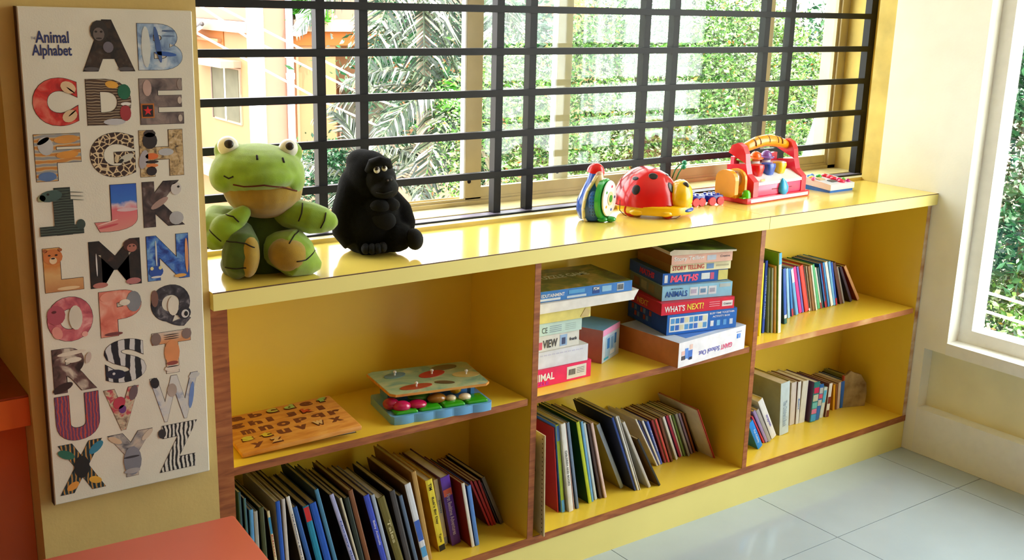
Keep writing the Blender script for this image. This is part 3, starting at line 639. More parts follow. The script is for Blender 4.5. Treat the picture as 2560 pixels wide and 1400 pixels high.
det('I', 0.3, 0.84, 0.5, 0.24, (66, 92, 88), 8); det('I', 0.1, 0.8, 0.18, 0.14, (150, 150, 110), 20); det('I', 0.24, 0.88, 0.06, 0.05, (20, 20, 20), y=-0.0209); det('I', 0.92, 0.2, 0.2, 0.22, (60, 76, 70))
for q in range(3): det('I', 0.78, 0.9 - q * 0.08, 0.5, 0.015, (70, 80, 70), -6)
det('J', 0.77, 0.45, 0.5, 0.08, (220, 190, 196)); det('J', 0.3, 0.12, 0.5, 0.05, (200, 80, 90), 10); det('J', 0.3, 0.2, 0.5, 0.03, (236, 190, 180), 14)
det('K', 0.82, 0.82, 0.26, 0.28, (206, 200, 196), -10); det('K', 0.76, 0.96, 0.2, 0.08, (60, 50, 50), 20); det('K', 0.88, 0.86, 0.06, 0.05, (20, 20, 20), y=-0.0209); det('K', 0.4, 0.52, 0.5, 0.14, (170, 140, 130), 32); det('K', 0.8, 0.16, 0.36, 0.3, (176, 176, 178))
det('L', 0.25, 0.8, 0.5, 0.36, (206, 120, 60)); det('L', 0.25, 0.72, 0.2, 0.16, (228, 200, 160), y=-0.0209); det('L', 0.16, 0.84, 0.07, 0.04, (40, 24, 20), y=-0.0209); det('L', 0.34, 0.84, 0.07, 0.04, (40, 24, 20), y=-0.0209); det('L', 0.25, 0.77, 0.1, 0.04, (40, 24, 20), y=-0.0212); det('L', 0.06, 0.95, 0.12, 0.08, (170, 96, 50)); det('L', 0.44, 0.95, 0.12, 0.08, (170, 96, 50)); det('L', 0.6, 0.06, 0.6, 0.08, (226, 196, 150))
det('M', 0.82, 0.86, 0.3, 0.28, (70, 36, 30)); det('M', 0.84, 0.8, 0.2, 0.18, (176, 110, 96), y=-0.0209); det('M', 0.8, 0.84, 0.04, 0.03, (20, 14, 14), y=-0.0212); det('M', 0.88, 0.84, 0.04, 0.03, (20, 14, 14), y=-0.0212); det('M', 0.18, 0.05, 0.3, 0.12, (180, 110, 100)); det('M', 0.84, 0.07, 0.3, 0.14, (176, 110, 110)); det('M', 0.13, 0.5, 0.03, 0.5, (210, 206, 206))
det('N', 0.2, 0.2, 0.34, 0.26, (40, 80, 170)); det('N', 0.1, 0.28, 0.08, 0.08, (230, 220, 160), y=-0.0209); det('N', 0.3, 0.28, 0.08, 0.08, (230, 220, 160), y=-0.0209); det('N', 0.2, 0.08, 0.26, 0.05, (220, 220, 220), y=-0.0209); det('N', 0.95, 0.5, 0.08, 0.8, (226, 160, 110)); det('N', 0.78, 0.06, 0.3, 0.08, (226, 170, 80)); det('N', 0.22, 0.6, 0.04, 0.6, (214, 220, 220))
det('O', 0.2, 0.62, 0.4, 0.44, (176, 80, 96)); det('O', 0.16, 0.7, 0.1, 0.06, (90, 30, 40), y=-0.0209); det('O', 0.2, 0.22, 0.22, 0.3, (226, 150, 140), 20); det('O', 0.62, 0.52, 0.3, 0.56, (222, 216, 200), y=-0.0209); det('O', 0.8, 0.12, 0.14, 0.12, (230, 170, 160))
det('P', 0.82, 0.72, 0.36, 0.46, (130, 134, 142)); det('P', 0.6, 0.72, 0.26, 0.14, (222, 216, 200), y=-0.0209); det('P', 0.2, 0.88, 0.36, 0.2, (226, 150, 130), 10); det('P', 0.3, 0.05, 0.44, 0.08, (120, 60, 60))
det('Q', 0.84, 0.3, 0.34, 0.3, (40, 40, 50)); det('Q', 0.86, 0.28, 0.2, 0.2, (214, 212, 212), y=-0.0209); det('Q', 0.88, 0.28, 0.1, 0.12, (24, 22, 26), y=-0.0212); det('Q', 0.56, 0.5, 0.28, 0.46, (222, 216, 200), y=-0.0206); det('Q', 0.1, 0.72, 0.18, 0.4, (120, 84, 74))
det('R', 0.46, 0.88, 0.7, 0.1, (224, 214, 196), 4); det('R', 0.84, 0.72, 0.14, 0.26, (196, 180, 170), -16); det('R', 0.48, 0.72, 0.4, 0.12, (222, 216, 200), y=-0.0209); det('R', 0.2, 0.12, 0.5, 0.18, (50, 30, 28), 20)
det('S', 0.25, 0.22, 0.5, 0.22, (30, 32, 56), -10); det('S', 0.2, 0.24, 0.07, 0.06, (210, 210, 214), y=-0.0209)
det('T', 0.1, 0.86, 0.26, 0.3, (130, 110, 104)); det('T', 0.9, 0.9, 0.26, 0.26, (130, 110, 104)); det('T', 0.5, 0.5, 0.4, 0.6, (222, 146, 92)); det('T', 0.5, 0.24, 0.3, 0.1, (150, 70, 60), y=-0.0209); det('T', 0.5, 0.12, 0.42, 0.16, (226, 214, 200), y=-0.0208); det('T', 0.5, 0.16, 0.34, 0.025, (40, 28, 28), y=-0.0212)
for q in range(3): det('T', 0.5, 0.93 - q * 0.05, 0.4, 0.02, (50, 36, 32), y=-0.0209)
det('V', 0.42, 0.66, 0.34, 0.3, (190, 60, 80), -30); det('V', 0.5, 0.5, 0.22, 0.2, (110, 60, 130)); det('V', 0.84, 0.85, 0.24, 0.36, (110, 90, 96), -16)
det('W', 0.1, 0.9, 0.18, 0.24, (36, 32, 38), 12); det('W', 0.45, 0.68, 0.2, 0.3, (176, 160, 150)); det('W', 0.85, 0.5, 0.1, 0.6, (110, 140, 200), -8); det('W', 0.93, 0.93, 0.24, 0.12, (206, 206, 204), 8)
det('X', 0.5, 0.5, 0.34, 0.46, (24, 26, 26)); det('X', 0.18, 0.8, 0.4, 0.16, (40, 110, 90), -30); det('X', 0.84, 0.84, 0.4, 0.16, (50, 130, 160), 40); det('X', 0.28, 0.14, 0.3, 0.14, (224, 150, 60), 30); det('X', 0.78, 0.18, 0.3, 0.14, (224, 170, 60), -24)
det('Y', 0.52, 0.35, 0.4, 0.66, (128, 130, 142)); det('Y', 0.5, 0.12, 0.36, 0.12, (170, 166, 168), y=-0.0209); det('Y', 0.5, 0.44, 0.36, 0.05, (50, 50, 60), y=-0.0209); det('Y', 0.16, 0.88, 0.34, 0.12, (206, 180, 150), -34); det('Y', 0.88, 0.88, 0.34, 0.12, (206, 190, 170), 44)
det('Z', 0.1, 0.84, 0.2, 0.2, (50, 46, 48))
# ------------------------------------------------------------------ soft toys on the worktop
def surf(parent_objs, x, z, dirv=(0, 1, 0), start=-0.6):
    """point where a line along +y meets the given meshes"""
    best = None
    for o in parent_objs:
        ok, p, nn, i = o.ray_cast(Vector((x, start, z)), Vector(dirv))
        if ok and (best is None or p.y < best.y): best = p
    return best
def stitch(objs, pts, r, m, parent, name='seam'):
    out = []
    for i in range(len(pts) - 1):
        for k in range(5):
            t = k / 4; x = pts[i][0] * (1 - t) + pts[i + 1][0] * t; z = pts[i][1] * (1 - t) + pts[i + 1][1] * t
            p = surf(objs, x, z)
            if p is not None: out.append((p.x, p.y - r * 0.4, p.z))
    if len(out) > 2: MB().tube(out, r, 6).build(name, m, parent, smooth=True)
def soften(o, voxel=0.004, it=6, disp=0.0):
    md = o.modifiers.new('remesh', 'REMESH'); md.mode = 'VOXEL'; md.voxel_size = voxel; md.use_smooth_shade = True
    s = o.modifiers.new('smooth', 'SMOOTH'); s.iterations = it; s.factor = 0.5
    return o
def bake(o):
    dg = bpy.context.evaluated_depsgraph_get(); me = bpy.data.meshes.new_from_object(o.evaluated_get(dg))
    mats = list(o.data.materials); o.modifiers.clear(); o.data = me
    if not me.materials:
        for q in mats: me.materials.append(q)
    for p in me.polygons: p.use_smooth = True
    return o
M_PLUSH = mat('green_plush', rgb(138, 176, 30), 0.9, 0.10, 40, 0.5, 900, sheen=0.6)
M_PLUSHD = mat('dark_green_plush', rgb(66, 92, 16), 0.9, 0.12, 40, 0.5, 900, sheen=0.4)
M_PLUSHY = mat('olive_yellow_plush', rgb(170, 136, 20), 0.9, 0.10, 40, 0.5, 900, sheen=0.5)
M_SEAM = plain(34, 26, 18, 0.9)
M_EYEW = plain(232, 228, 214, 0.35)
fg = thing('frog_plush', 'green plush frog with big white eyes sitting at the worktop end beside the poster', 'soft toy', (0.785, 0.125, 0.902), R(-21.4))
E_ = lambda a, b, c: Matrix.Rotation(R(b), 3, 'Y').to_quaternion()
def rotY(d): return Matrix.Rotation(R(d), 3, 'Y').to_quaternion()
b = MB().ell((0.0078, 0.0200, 0.0603), (0.0798, 0.072, 0.0971))
b.ell((0.0056, 0.0200, -0.0041), (0.0824, 0.075, 0.0390))
bd = b.build('body', M_PLUSHD, fg); soften(bd, 0.005)
hd_r = 0.0009
up_ = MB().ell((0.0039, -0.0100, 0.2138), (0.0980, 0.092, 0.0590), rotY(2))
up_.ell((-0.0657, -0.0150, 0.2055), (0.0312, 0.06, 0.0347)).ell((0.0719, -0.0150, 0.1983), (0.0295, 0.06, 0.0347))
up_.ell((-0.0567, 0.0150, 0.2532), (0.0286, 0.0260, 0.0286)).ell((0.0723, 0.0150, 0.2486), (0.0269, 0.0260, 0.0269))
up_.ell((0.0110, -0.0500, 0.2099), (0.0728, 0.06, 0.0312))
head = up_.build('head', M_PLUSH, fg); soften(head, 0.004)
jw = MB().ell((0.0126, -0.0120, 0.1799), (0.0841, 0.083, 0.0659), rotY(3))
jaw = jw.build('jaw', M_PLUSHY, fg); soften(jaw, 0.004)
arm = MB().tube([(-0.0494, 0.0300, 0.1040), (-0.0825, 0.0100, 0.1054), (-0.0904, -0.0300, 0.0965), (-0.0635, -0.0600, 0.0970)], [0.030, 0.036, 0.034, 0.030], 14)
arm.ell((-0.0625, -0.0650, 0.0997), (0.0364, 0.034, 0.0347))
arm.tube([(-0.0572, -0.0650, 0.1131), (-0.0364, -0.0720, 0.1309), (-0.0223, -0.0740, 0.1444), (-0.0174, -0.0740, 0.1484)], [0.022, 0.020, 0.013, 0.004], 12)
arm.tube([(-0.0699, -0.0600, 0.0955), (-0.0900, -0.0620, 0.0761), (-0.1018, -0.0620, 0.0629)], [0.026, 0.024, 0.008], 12)
a1 = arm.build('arm', M_PLUSH, fg); soften(a1, 0.003)
arm = MB().tube([(0.0387, 0.0000, 0.1236), (0.0751, -0.0300, 0.1242), (0.1117, -0.0450, 0.1168), (0.1382, -0.0480, 0.1124), (0.1584, -0.0480, 0.1075), (0.1660, -0.0480, 0.1064)], [0.028, 0.033, 0.034, 0.028, 0.017, 0.005], 14)
a2 = arm.build('arm', M_PLUSH, fg); soften(a2, 0.003)
lg = MB().tube([(-0.0316, -0.0500, 0.1043), (-0.0335, -0.0780, 0.0813), (-0.0380, -0.0880, 0.0498), (-0.0471, -0.0880, 0.0228), (-0.0535, -0.0880, 0.0033)], [0.018, 0.034, 0.040, 0.032, 0.010], 14)
lg.ell((-0.0488, -0.0200, 0.0166), (0.0330, 0.06, 0.0277))
l1 = lg.build('leg', M_PLUSHD, fg); soften(l1, 0.003)
lg = MB().ell((-0.0220, -0.0940, 0.0506), (0.0225, 0.034, 0.0451), rotY(4)); s1 = lg.build('sole', M_PLUSHY, fg, smooth=True)
lg = MB().tube([(0.0271, -0.0300, 0.0515), (0.0636, -0.0550, 0.0517), (0.0853, -0.0600, 0.0303), (0.1102, -0.0600, 0.0206), (0.1279, -0.0600, 0.0165)], [0.036, 0.050, 0.046, 0.026, 0.008], 14)
l2 = lg.build('leg', M_PLUSH, fg); soften(l2, 0.003)
lg = MB().ell((0.0599, -0.0780, 0.0476), (0.0434, 0.036, 0.0364), rotY(14)); s2 = lg.build('sole', M_PLUSHY, fg, smooth=True)
for o in (bd, head, jaw, a1, a2, l1, l2): bake(o)
# keep the feet on the worktop
for o in (l1, l2, bd, s1, s2):
    for v in o.data.vertices: v.co.z = max(v.co.z, 0.0005)
for (c, rr, p2) in (((-0.0551, -0.0180, 0.2678), 0.0217, (573, 357)), ((0.0677, -0.0180, 0.2626), 0.0199, (721, 362))):
    ey = MB().ell(c, (rr, rr, rr)).build('eye', M_EYEW, fg, smooth=True)
    MB().ell((c[0] + 0.002, c[1] - rr * 0.80, c[2] + rr * 0.34), (rr * 0.45, rr * 0.26, rr * 0.45), Matrix.Rotation(R(-20), 3, 'X').to_quaternion()).build('pupil', plain(44, 34, 32, 0.3), ey, smooth=True)
stitch([head, jaw], [(-0.0474, 0.1983), (-0.0261, 0.1955), (0.0137, 0.1998), (0.0499, 0.1925), (0.0807, 0.1793)], 0.0018, plain(96, 40, 14, 0.9), fg, 'mouth_seam')
stitch([head], [(-0.0650, 0.2151), (-0.0556, 0.2109), (-0.0467, 0.2157)], 0.0016, M_SEAM, fg, 'cheek_seam')
stitch([head], [(0.0017, 0.2562), (0.0022, 0.2488)], 0.0022, M_SEAM, fg, 'nostril'); stitch([head], [(0.0536, 0.2491), (0.0558, 0.2408)], 0.0022, M_SEAM, fg, 'nostril')
stitch([a1], [(-0.0643, 0.1345), (-0.0500, 0.1331), (-0.0393, 0.1220)], 0.0014, M_SEAM, fg)
stitch([a1], [(-0.0982, 0.1026), (-0.0880, 0.0940), (-0.0758, 0.0827)], 0.0014, M_SEAM, fg)
stitch([a2], [(0.0924, 0.1510), (0.0891, 0.1337), (0.0821, 0.1160)], 0.0014, M_SEAM, fg)
stitch([a2], [(0.1394, 0.1329), (0.1358, 0.1180), (0.1272, 0.1011)], 0.0014, M_SEAM, fg)
stitch([l1, s1], [(-0.0733, 0.0832), (-0.0463, 0.0849), (-0.0265, 0.0818), (-0.0100, 0.0737)], 0.0014, M_SEAM, fg)
stitch([l1, s1], [(-0.0699, 0.0317), (-0.0484, 0.0309), (-0.0283, 0.0327)], 0.0014, M_SEAM, fg)
stitch([l2, s2], [(0.0604, 0.0757), (0.0730, 0.0898), (0.0911, 0.0978)], 0.0014, M_SEAM, fg)
stitch([l2, s2], [(0.0741, 0.0394), (0.0939, 0.0396), (0.1148, 0.0526)], 0.0014, M_SEAM, fg)

M_FUR = mat('black_fur', rgb(6, 5, 5), 0.95, 0.35, 120, 1.0, 700, spec=0.15, sheen=0.03)
M_FURS = mat('black_velvet', rgb(9, 8, 8), 0.8, 0.2, 80, 0.4, 800, spec=0.25)
go = thing('gorilla_plush', 'black plush gorilla with small white eyes sitting on the worktop', 'soft toy', (1.075, 0.165, 0.902), R(-28))
b = MB().ell((-0.0004, -0.0000, 0.1735), (0.0564, 0.058, 0.0621))
b.ell((-0.0157, 0.0100, 0.2063), (0.0376, 0.045, 0.0301))
b.ell((0.0060, -0.0000, 0.0623), (0.0771, 0.07, 0.0809)).ell((-0.0166, 0.0100, 0.1174), (0.0527, 0.058, 0.0470))
b.ell((-0.0319, -0.0000, 0.1398), (0.0414, 0.045, 0.0583))
b.ell((-0.0476, -0.0000, 0.0625), (0.0320, 0.05, 0.0564))
b.ell((0.0227, -0.0200, 0.1041), (0.0451, 0.05, 0.0376))
b.tube([(-0.0372, -0.0100, 0.1490), (-0.0560, -0.0200, 0.0948), (-0.0583, -0.0300, 0.0499), (-0.0403, -0.0400, 0.0218)], [0.034, 0.032, 0.028, 0.020], 14)
b.tube([(0.0434, -0.0000, 0.1287), (0.0739, -0.0000, 0.0956), (0.0848, -0.0100, 0.0642), (0.0872, -0.0200, 0.0454)], [0.026, 0.026, 0.024, 0.016], 14)
b.tube([(0.0334, -0.0200, 0.0379), (0.0699, -0.0400, 0.0403), (0.0900, -0.0450, 0.0394)], [0.038, 0.036, 0.026], 14)
b.tube([(-0.0082, -0.0200, 0.0286), (0.0008, -0.0550, 0.0250)], [0.036, 0.030], 14)
gb = b.build('body', M_FUR, go); soften(gb, 0.004, 4); bake(gb)
for v in gb.data.vertices: v.co.z = max(v.co.z, 0.0005)
f = MB().ell((0.0195, -0.0240, 0.1738), (0.0433, 0.042, 0.0414), rotY(8)).ell((0.0337, -0.0420, 0.1547), (0.0339, 0.036, 0.0263)).ell((0.0408, -0.0500, 0.1726), (0.0169, 0.024, 0.0141))
fo = f.build('face', M_FURS, go); soften(fo, 0.003, 4); bake(fo)
bo = MB().tube([(-0.0040, -0.0500, 0.1944), (0.0069, -0.0600, 0.2141), (0.0247, -0.0640, 0.2202), (0.0427, -0.0580, 0.2158), (0.0482, -0.0500, 0.2037)], [0.007, 0.011, 0.012, 0.010, 0.006], 10).build('brow', M_FURS, go, smooth=True)
for c, rr in (((0.0175, -0.0645, 0.1994), 0.0075), ((0.0345, -0.0640, 0.2031), 0.0066)):
    ey = MB().ell(c, (rr, rr, rr)).build('eye', M_EYEW, go, smooth=True)
    MB().ell((c[0] - rr * 0.1, c[1] - rr * 0.62, c[2] + rr * 0.35), (rr * 0.62, rr * 0.45, rr * 0.62)).build('pupil', plain(16, 12, 12, 0.2), ey, smooth=True)
for c in ((0.0422, -0.0745, 0.1776), (0.0494, -0.0710, 0.1788)): MB().ell(c, (0.0022, 0.002, 0.0025)).build('nostril', plain(90, 84, 84, 0.6), go, smooth=True)
MB().tube([(0.0152, -0.0720, 0.1489), (0.0330, -0.0785, 0.1473), (0.0529, -0.0730, 0.1537)], 0.0014, 6).build('mouth_seam', plain(12, 10, 10, 0.9), go, smooth=True)
for i, c in enumerate(((0.0241, -0.0600, 0.1155), (0.0469, -0.0520, 0.1177))): MB().ell(c, (0.0226, 0.012, 0.0160)).build('chest_patch', M_FURS, go, smooth=True)
MB().ell((0.0285, -0.0580, 0.0817), (0.0320, 0.012, 0.0244)).build('belly_patch', M_FURS, go, smooth=True)
for cx in (914, 930, 945, 958):
    MB().ell((0.0053, -0.0750, 0.0202) if cx == 930 else (-0.0092, -0.0740, 0.0200) if cx == 914 else (0.0188, -0.0740, 0.0208) if cx == 945 else (0.0298, -0.0700, 0.0227), (0.0103, 0.017, 0.0122)).build('toe', M_FURS, go, smooth=True)
ft = MB().ell((0.1026, -0.0520, 0.0371), (0.0207, 0.024, 0.0254), rotY(-12)).build('foot', M_FURS, go, smooth=True)
for v in ft.data.vertices: v.co.z = max(v.co.z, 0.0005)

# ------------------------------------------------------------------ plastic toys
def gloss(r, g, b_, rough=0.22): return plain(r, g, b_, rough, var=0.02, coat=0.3)
RED, BLUE, YELW, GRN, PINK, ORNG, CREAM, WHT = gloss(226, 24, 30), gloss(30, 84, 190), gloss(250, 196, 16), gloss(40, 158, 60), gloss(244, 60, 96), gloss(248, 160, 20), gloss(240, 222, 176), gloss(244, 244, 246)
def loft(secs, n=24, power=2.0):
    """stack of ellipse sections (cx, cy, z, rx, ry)"""
    vs = []; fs = []
    for cx, cy, z, rx, ry in secs:
        for k in range(n):
            t = 2 * math.pi * k / n; c, s = math.cos(t), math.sin(t)
            vs.append((cx + rx * math.copysign(abs(c) ** (2 / power), c), cy + ry * math.copysign(abs(s) ** (2 / power), s), z))
    for i in range(len(secs) - 1):
        for k in range(n): fs.append((i*n+k, i*n+(k+1)%n, (i+1)*n+(k+1)%n, (i+1)*n+k))
    fs.append(tuple(range(n))[::-1]); fs.append(tuple(range((len(secs)-1)*n, len(secs)*n)))
    return vs, fs
du = thing('musical_bird_toy', 'blue and cream bird shaped toy with red crest and green ringed disc', 'toy', (1.785, 0.175, 0.902), R(-41))
def lz(px, py, hw, hd):   # section helper is unrolled below
    pass
secs = []
for (c, rx, ry) in (((-0.0182, 0.0000, -0.0061), 0.0175, 0.020), ((-0.0220, 0.0000, 0.0060), 0.0328, 0.032), ((-0.0262, -0.0000, 0.0281), 0.0372, 0.038), ((-0.0274, -0.0000, 0.0557), 0.0350, 0.037), ((-0.0221, -0.0000, 0.0835), 0.0284, 0.030), ((-0.0168, -0.0000, 0.1111), 0.0208, 0.023), ((-0.0144, -0.0000, 0.1309), 0.0186, 0.020), ((-0.0137, -0.0000, 0.1396), 0.0131, 0.014)):
    secs.append((c[0], c[1], max(c[2], 0.0), rx, ry))
secs[0] = secs[0][:2] + (0.0,) + secs[0][3:]
bsh = MB().add(*loft(secs)).build('body', BLUE, du, smooth=True)
stitch([bsh], [(-0.0110, 0.1266), (-0.0199, 0.1088), (-0.0331, 0.0863), (-0.0397, 0.0640), (-0.0430, 0.0385), (-0.0408, 0.0108), (-0.0293, -0.0021)], 0.0050, CREAM, du, 'cream_band')
MB().ell((-0.0045, -0.0140, 0.1084), (0.0142, 0.014, 0.0284)).build('cream_chest', CREAM, du, smooth=True)
sp_ = MB().ell((-0.0178, -0.0260, 0.0476), (0.0186, 0.014, 0.0394)).build('speaker_panel', gloss(50, 110, 206), du, smooth=True)
for i in range(3):
    for k in range(7):
        c = surf([sp_], 0.0011 * (-6 + i * 6) + (-0.0178, -0.0260, 0.0476)[0], (-0.0178, -0.0260, 0.0476)[2] + 0.0011 * (24 - k * 8))
        if c is not None: MB().ell((c.x, c.y, c.z), (0.0016, 0.0012, 0.0016), nu=8, nv=6).build('speaker_hole', M_NAVY, sp_)
cr = MB().ell((-0.0145, -0.0000, 0.1330), (0.0241, 0.020, 0.0252), rotY(12), zmin=-0.15).build('crest', RED, du, smooth='auto')
MB().ell((-0.0055, -0.0100, 0.1273), (0.0131, 0.014, 0.0131)).build('face', gloss(226, 180, 160), du, smooth=True)
nrm = Vector((0.93, -0.36, 0)).normalized()
fm = frame((0.0137, -0.0100, 0.0625), Vector((0.36, 0.93, 0)), (0, 0, 1))
b = MB().at(fm).lathe([(0.050, -0.010), (0.056, -0.008), (0.056, 0.002), (0.052, 0.006)], 28); dr = b.build('disc_ring', GRN, du, smooth='auto')
fm2 = frame((0.0244, -0.0120, 0.0644), Vector((0.36, 0.93, 0)), (0, 0, 1))
MB().at(fm2).lathe([(0.047, -0.002), (0.049, 0.0), (0.048, 0.003), (0.046, 0.004)], 28).build('disc', WHT, du, smooth='auto')
MB().at(fm2).lathe([(0.019, 0.0041), (0.019, 0.0055)], 20).build('disc_hub', CREAM, du)
MB().at(fm2).lathe([(0.010, 0.0055), (0.010, 0.0068)], 16).build('disc_hub', GRN, du)
for i in range(5):
    a = i * 1.256; q = fm2 @ Matrix.Translation((0.033 * math.cos(a), 0.033 * math.sin(a), 0.0041)); MB().at(q).ell((0, 0, 0), (0.006, 0.004, 0.0006), nu=10, nv=4).build('disc_picture', [M_NAVY, PINK, GRN, ORNG, BLUE][i], du)
for c in ((0.0088, -0.0200, 0.0080), (0.0311, -0.0120, 0.0151)): MB().ell((c[0], c[1], 0.008), (0.016, 0.014, 0.008)).build('foot', GRN, du, smooth=True)

lb = thing('ladybird_toy', 'red ladybird pull toy with black spots and green feelers', 'toy', (1.985, 0.170, 0.902), R(-44))
zr = (-0.0106, -0.0840, 0.0224)[2]
MB().add(*loft([(0.0, 0, 0.014, 0.0794, 0.066), (0.0, 0, 0.022, 0.0953, 0.078), (0.0, 0, zr - 0.012, 0.1021, 0.082), (0.0, 0, zr - 0.010, 0.1021, 0.082)], 32)).build('underbody', BLUE, lb, smooth='auto')
MB().add(*loft([(0.0, 0, zr - 0.012, 0.1044, 0.084), (0.0, 0, zr - 0.006, 0.1067, 0.086), (0.0, 0, zr + 0.010, 0.1044, 0.084), (0.0, 0, zr + 0.013, 0.0999, 0.080)], 32)).build('rim', YELW, lb, smooth='auto')
for c in ((-0.0469, -0.0680, 0.0118), (0.0298, -0.0680, 0.0204)): MB().ell((c[0], c[1], zr - 0.006), (0.022, 0.018, 0.010)).build('leg_bulge', YELW, lb, smooth=True)
cx_ = (-0.0202, -0.0000, 0.0177)[0]
sw = MB().ell((cx_, -0.003, zr + 0.008), (0.0908, 0.078, 0.1021), zmin=0.0, nu=32, nv=12).build('wing', RED, lb, smooth='auto')
MB().ell((cx_ - 0.008, 0.010, zr + 0.010), (0.0908, 0.078, 0.1021), rotY(-4), zmin=0.0, nu=32, nv=12).build('wing', gloss(170, 10, 28), lb, smooth='auto')
for (x, z, w, h) in (((-0.0526, 0.0782) + (11, 11)), ((-0.0079, 0.1152) + (12, 9)), ((0.0422, 0.0852) + (9, 12)), ((0.0301, 0.1149) + (9, 5)), ((-0.0566, 0.1063) + (9, 5))):
    p = surf([sw], x, z)
    if p is None: continue
    nn = Vector(((p.x - cx_) / 0.0908 ** 2, p.y / 0.078 ** 2, (p.z - zr) / 0.1021 ** 2)).normalized()
    q = nn.to_track_quat('Z', 'Y').to_matrix().to_4x4(); q.translation = p
    MB().at(q).ell((0, 0, 0), (w * 0.0011, h * 0.0013, 0.0012), nu=18, nv=6).build('spot', plain(26, 24, 30, 0.3), lb, smooth=True)
hd = MB().ell((0.0694, -0.0100, 0.0550), (0.0363, 0.050, 0.0499)).build('head', YELW, lb, smooth=True)
MB().ell((0.0782, -0.0080, 0.0220), (0.0318, 0.044, 0.0102)).build('chin', BLUE, lb, smooth=True)
for c in ((0.0834, -0.0340, 0.0936), (0.0734, -0.0100, 0.0971)): MB().ell(c, (0.010, 0.006, 0.007), rotY(38)).build('eye', plain(60, 56, 60, 0.2), hd, smooth=True)
MB().ell((0.1000, -0.0120, 0.0444), (0.005, 0.006, 0.006)).build('nose', gloss(240, 180, 170), hd, smooth=True)
for pts in ([(0.0440, -0.0120, 0.1062), (0.0513, -0.0120, 0.1313), (0.0636, -0.0120, 0.1464), (0.0754, -0.0120, 0.1514)], [(0.0552, -0.0240, 0.1052), (0.0616, -0.0240, 0.1246), (0.0685, -0.0240, 0.1372), (0.0737, -0.0240, 0.1419)]):
    a = MB().tube(pts, 0.0020, 8).build('feeler', gloss(24, 130, 70), lb, smooth=True)
    MB().ell(pts[-1], (0.0075, 0.0075, 0.0075)).build('feeler_ball', gloss(30, 150, 110), a, smooth=True)
for c in ((0.0371, -0.0580, 0.0076), (-0.0646, -0.0500, -0.0016), (0.0374, 0.0500, -0.0130), (-0.0516, 0.0500, -0.0202)):
    MB().at(Matrix.Translation((c[0], c[1], 0.0))).lathe([(0.004, -0.008), (0.019, -0.007), (0.019, 0.007), (0.004, 0.008)], 18, (0, 0, 0.0195), 'y').build('wheel', RED, lb, smooth='auto')
MB().tube([(0.0783, -0.0300, 0.0181), (0.0721, -0.0620, 0.0103), (0.0615, -0.0720, 0.0049), (0.0462, -0.0760, 0.0037)], 0.0012, 6).build('pull_string', plain(110, 60, 30, 0.8), lb, smooth=True)
MB().tube([(-0.0955, -0.0600, 0.0462), (-0.0948, -0.0700, 0.0198), (-0.0819, -0.0720, 0.0073), (-0.0751, -0.0720, 0.0043)], 0.0012, 6).build('pull_string', plain(110, 60, 30, 0.8), lb, smooth=True)

tr = thing('block_train_toy', 'small blue and red toy train of studded blocks behind the ladybird', 'toy', (2.222, 0.212, 0.902), R(-8))
for x0, x1, z1 in ((-0.056, -0.010, 0.032), (0.004, 0.058, 0.030)):
    car = MB().rbox((x0, -0.022, 0.008), (x1, 0.022, z1), 0.003, 2).build('carriage', gloss(24, 44, 160), tr, smooth='auto')
    nst = int((x1 - x0) / 0.016)
    for i in range(nst):
        for y in (-0.011, 0.011):
            MB().lathe([(0.0045, z1), (0.0045, z1 + 0.004)], 10, (x0 + 0.009 + i * 0.0165, y, 0)).build('stud', gloss(60, 84, 200), car)
    for x in (x0 + 0.012, x1 - 0.012):
        for y in (-0.026, 0.020):
            MB().lathe([(0.0125, y), (0.0125, y + 0.007)], 16, (x, 0, 0.0127), 'y').build('wheel', RED, car)
MB().prism([(-0.056, 0.012), (-0.076, 0.012), (-0.068, 0.040), (-0.056, 0.040)], 0.036, 'y', -0.018).build('engine_front', RED, tr)
MB().box((-0.010, -0.006, 0.012), (0.004, 0.006, 0.018)).build('coupling', RED, tr)

at = thing('activity_toy', 'red baby activity toy with orange tiger striped carrying handle', 'toy', (2.349, 0.1456, 0.902), R(4.1))
def YZ(pts): return pts
LPX = [(-0.0224, 0.0042), (-0.0134, 0.0346), (0.0045, 0.0636), (0.0307, 0.0844), (0.0398, 0.1149), (0.0443, 0.1447), (0.0571, 0.1662), (0.0777, 0.1748), (0.0984, 0.1663), (0.1101, 0.1428), (0.1112, 0.1056), (0.1081, 0.0563), (0.1008, 0.0136)]
LPX = [(min(max(y, 0.004), 0.135), max(z, 0.004)) for y, z in LPX]
zn = LPX[4][1]
low = [p for p in LPX if p[1] <= zn + 0.001]; ys = [p[0] for p in LPX if p[1] >= zn - 0.001]
PINKR = gloss(240, 44, 70)
def sideplate(x0, x1):
    s = MB().prism([p for p in LPX if p[1] <= zn + 1e-4] + ([(max(ys), zn)] if False else []), x1 - x0, 'x', x0).build('side_plate', PINKR, at)
    MB().prism([p for p in LPX if p[1] >= zn - 1e-4], x1 - x0 - 0.002, 'x', x0 + 0.001).build('plate_top', RED, s)
sideplate(0.022, 0.046); sideplate(0.262, 0.286)
MB().rbox((-0.014, -0.004, 0.0), (0.300, 0.135, 0.018), 0.004, 2).build('base_tray', PINKR, at, smooth='auto')
MB().box((0.004, -0.0046, 0.004), (0.290, -0.0038, 0.014)).build('base_label', gloss(236, 230, 232), at)
yh = (max(ys) + min(ys)) / 2; zh = LPX[7][1] - 0.02
hp = [(0.044 + 0.22 * i / 10, yh, zh + 0.020 * math.sin(math.pi * i / 10)) for i in range(11)]
hn = MB().tube(hp, [0.013, 0.015, 0.0165, 0.018, 0.0185, 0.0185, 0.0185, 0.018, 0.0165, 0.015, 0.013], 16).build('handle', ORNG, at, smooth=True)
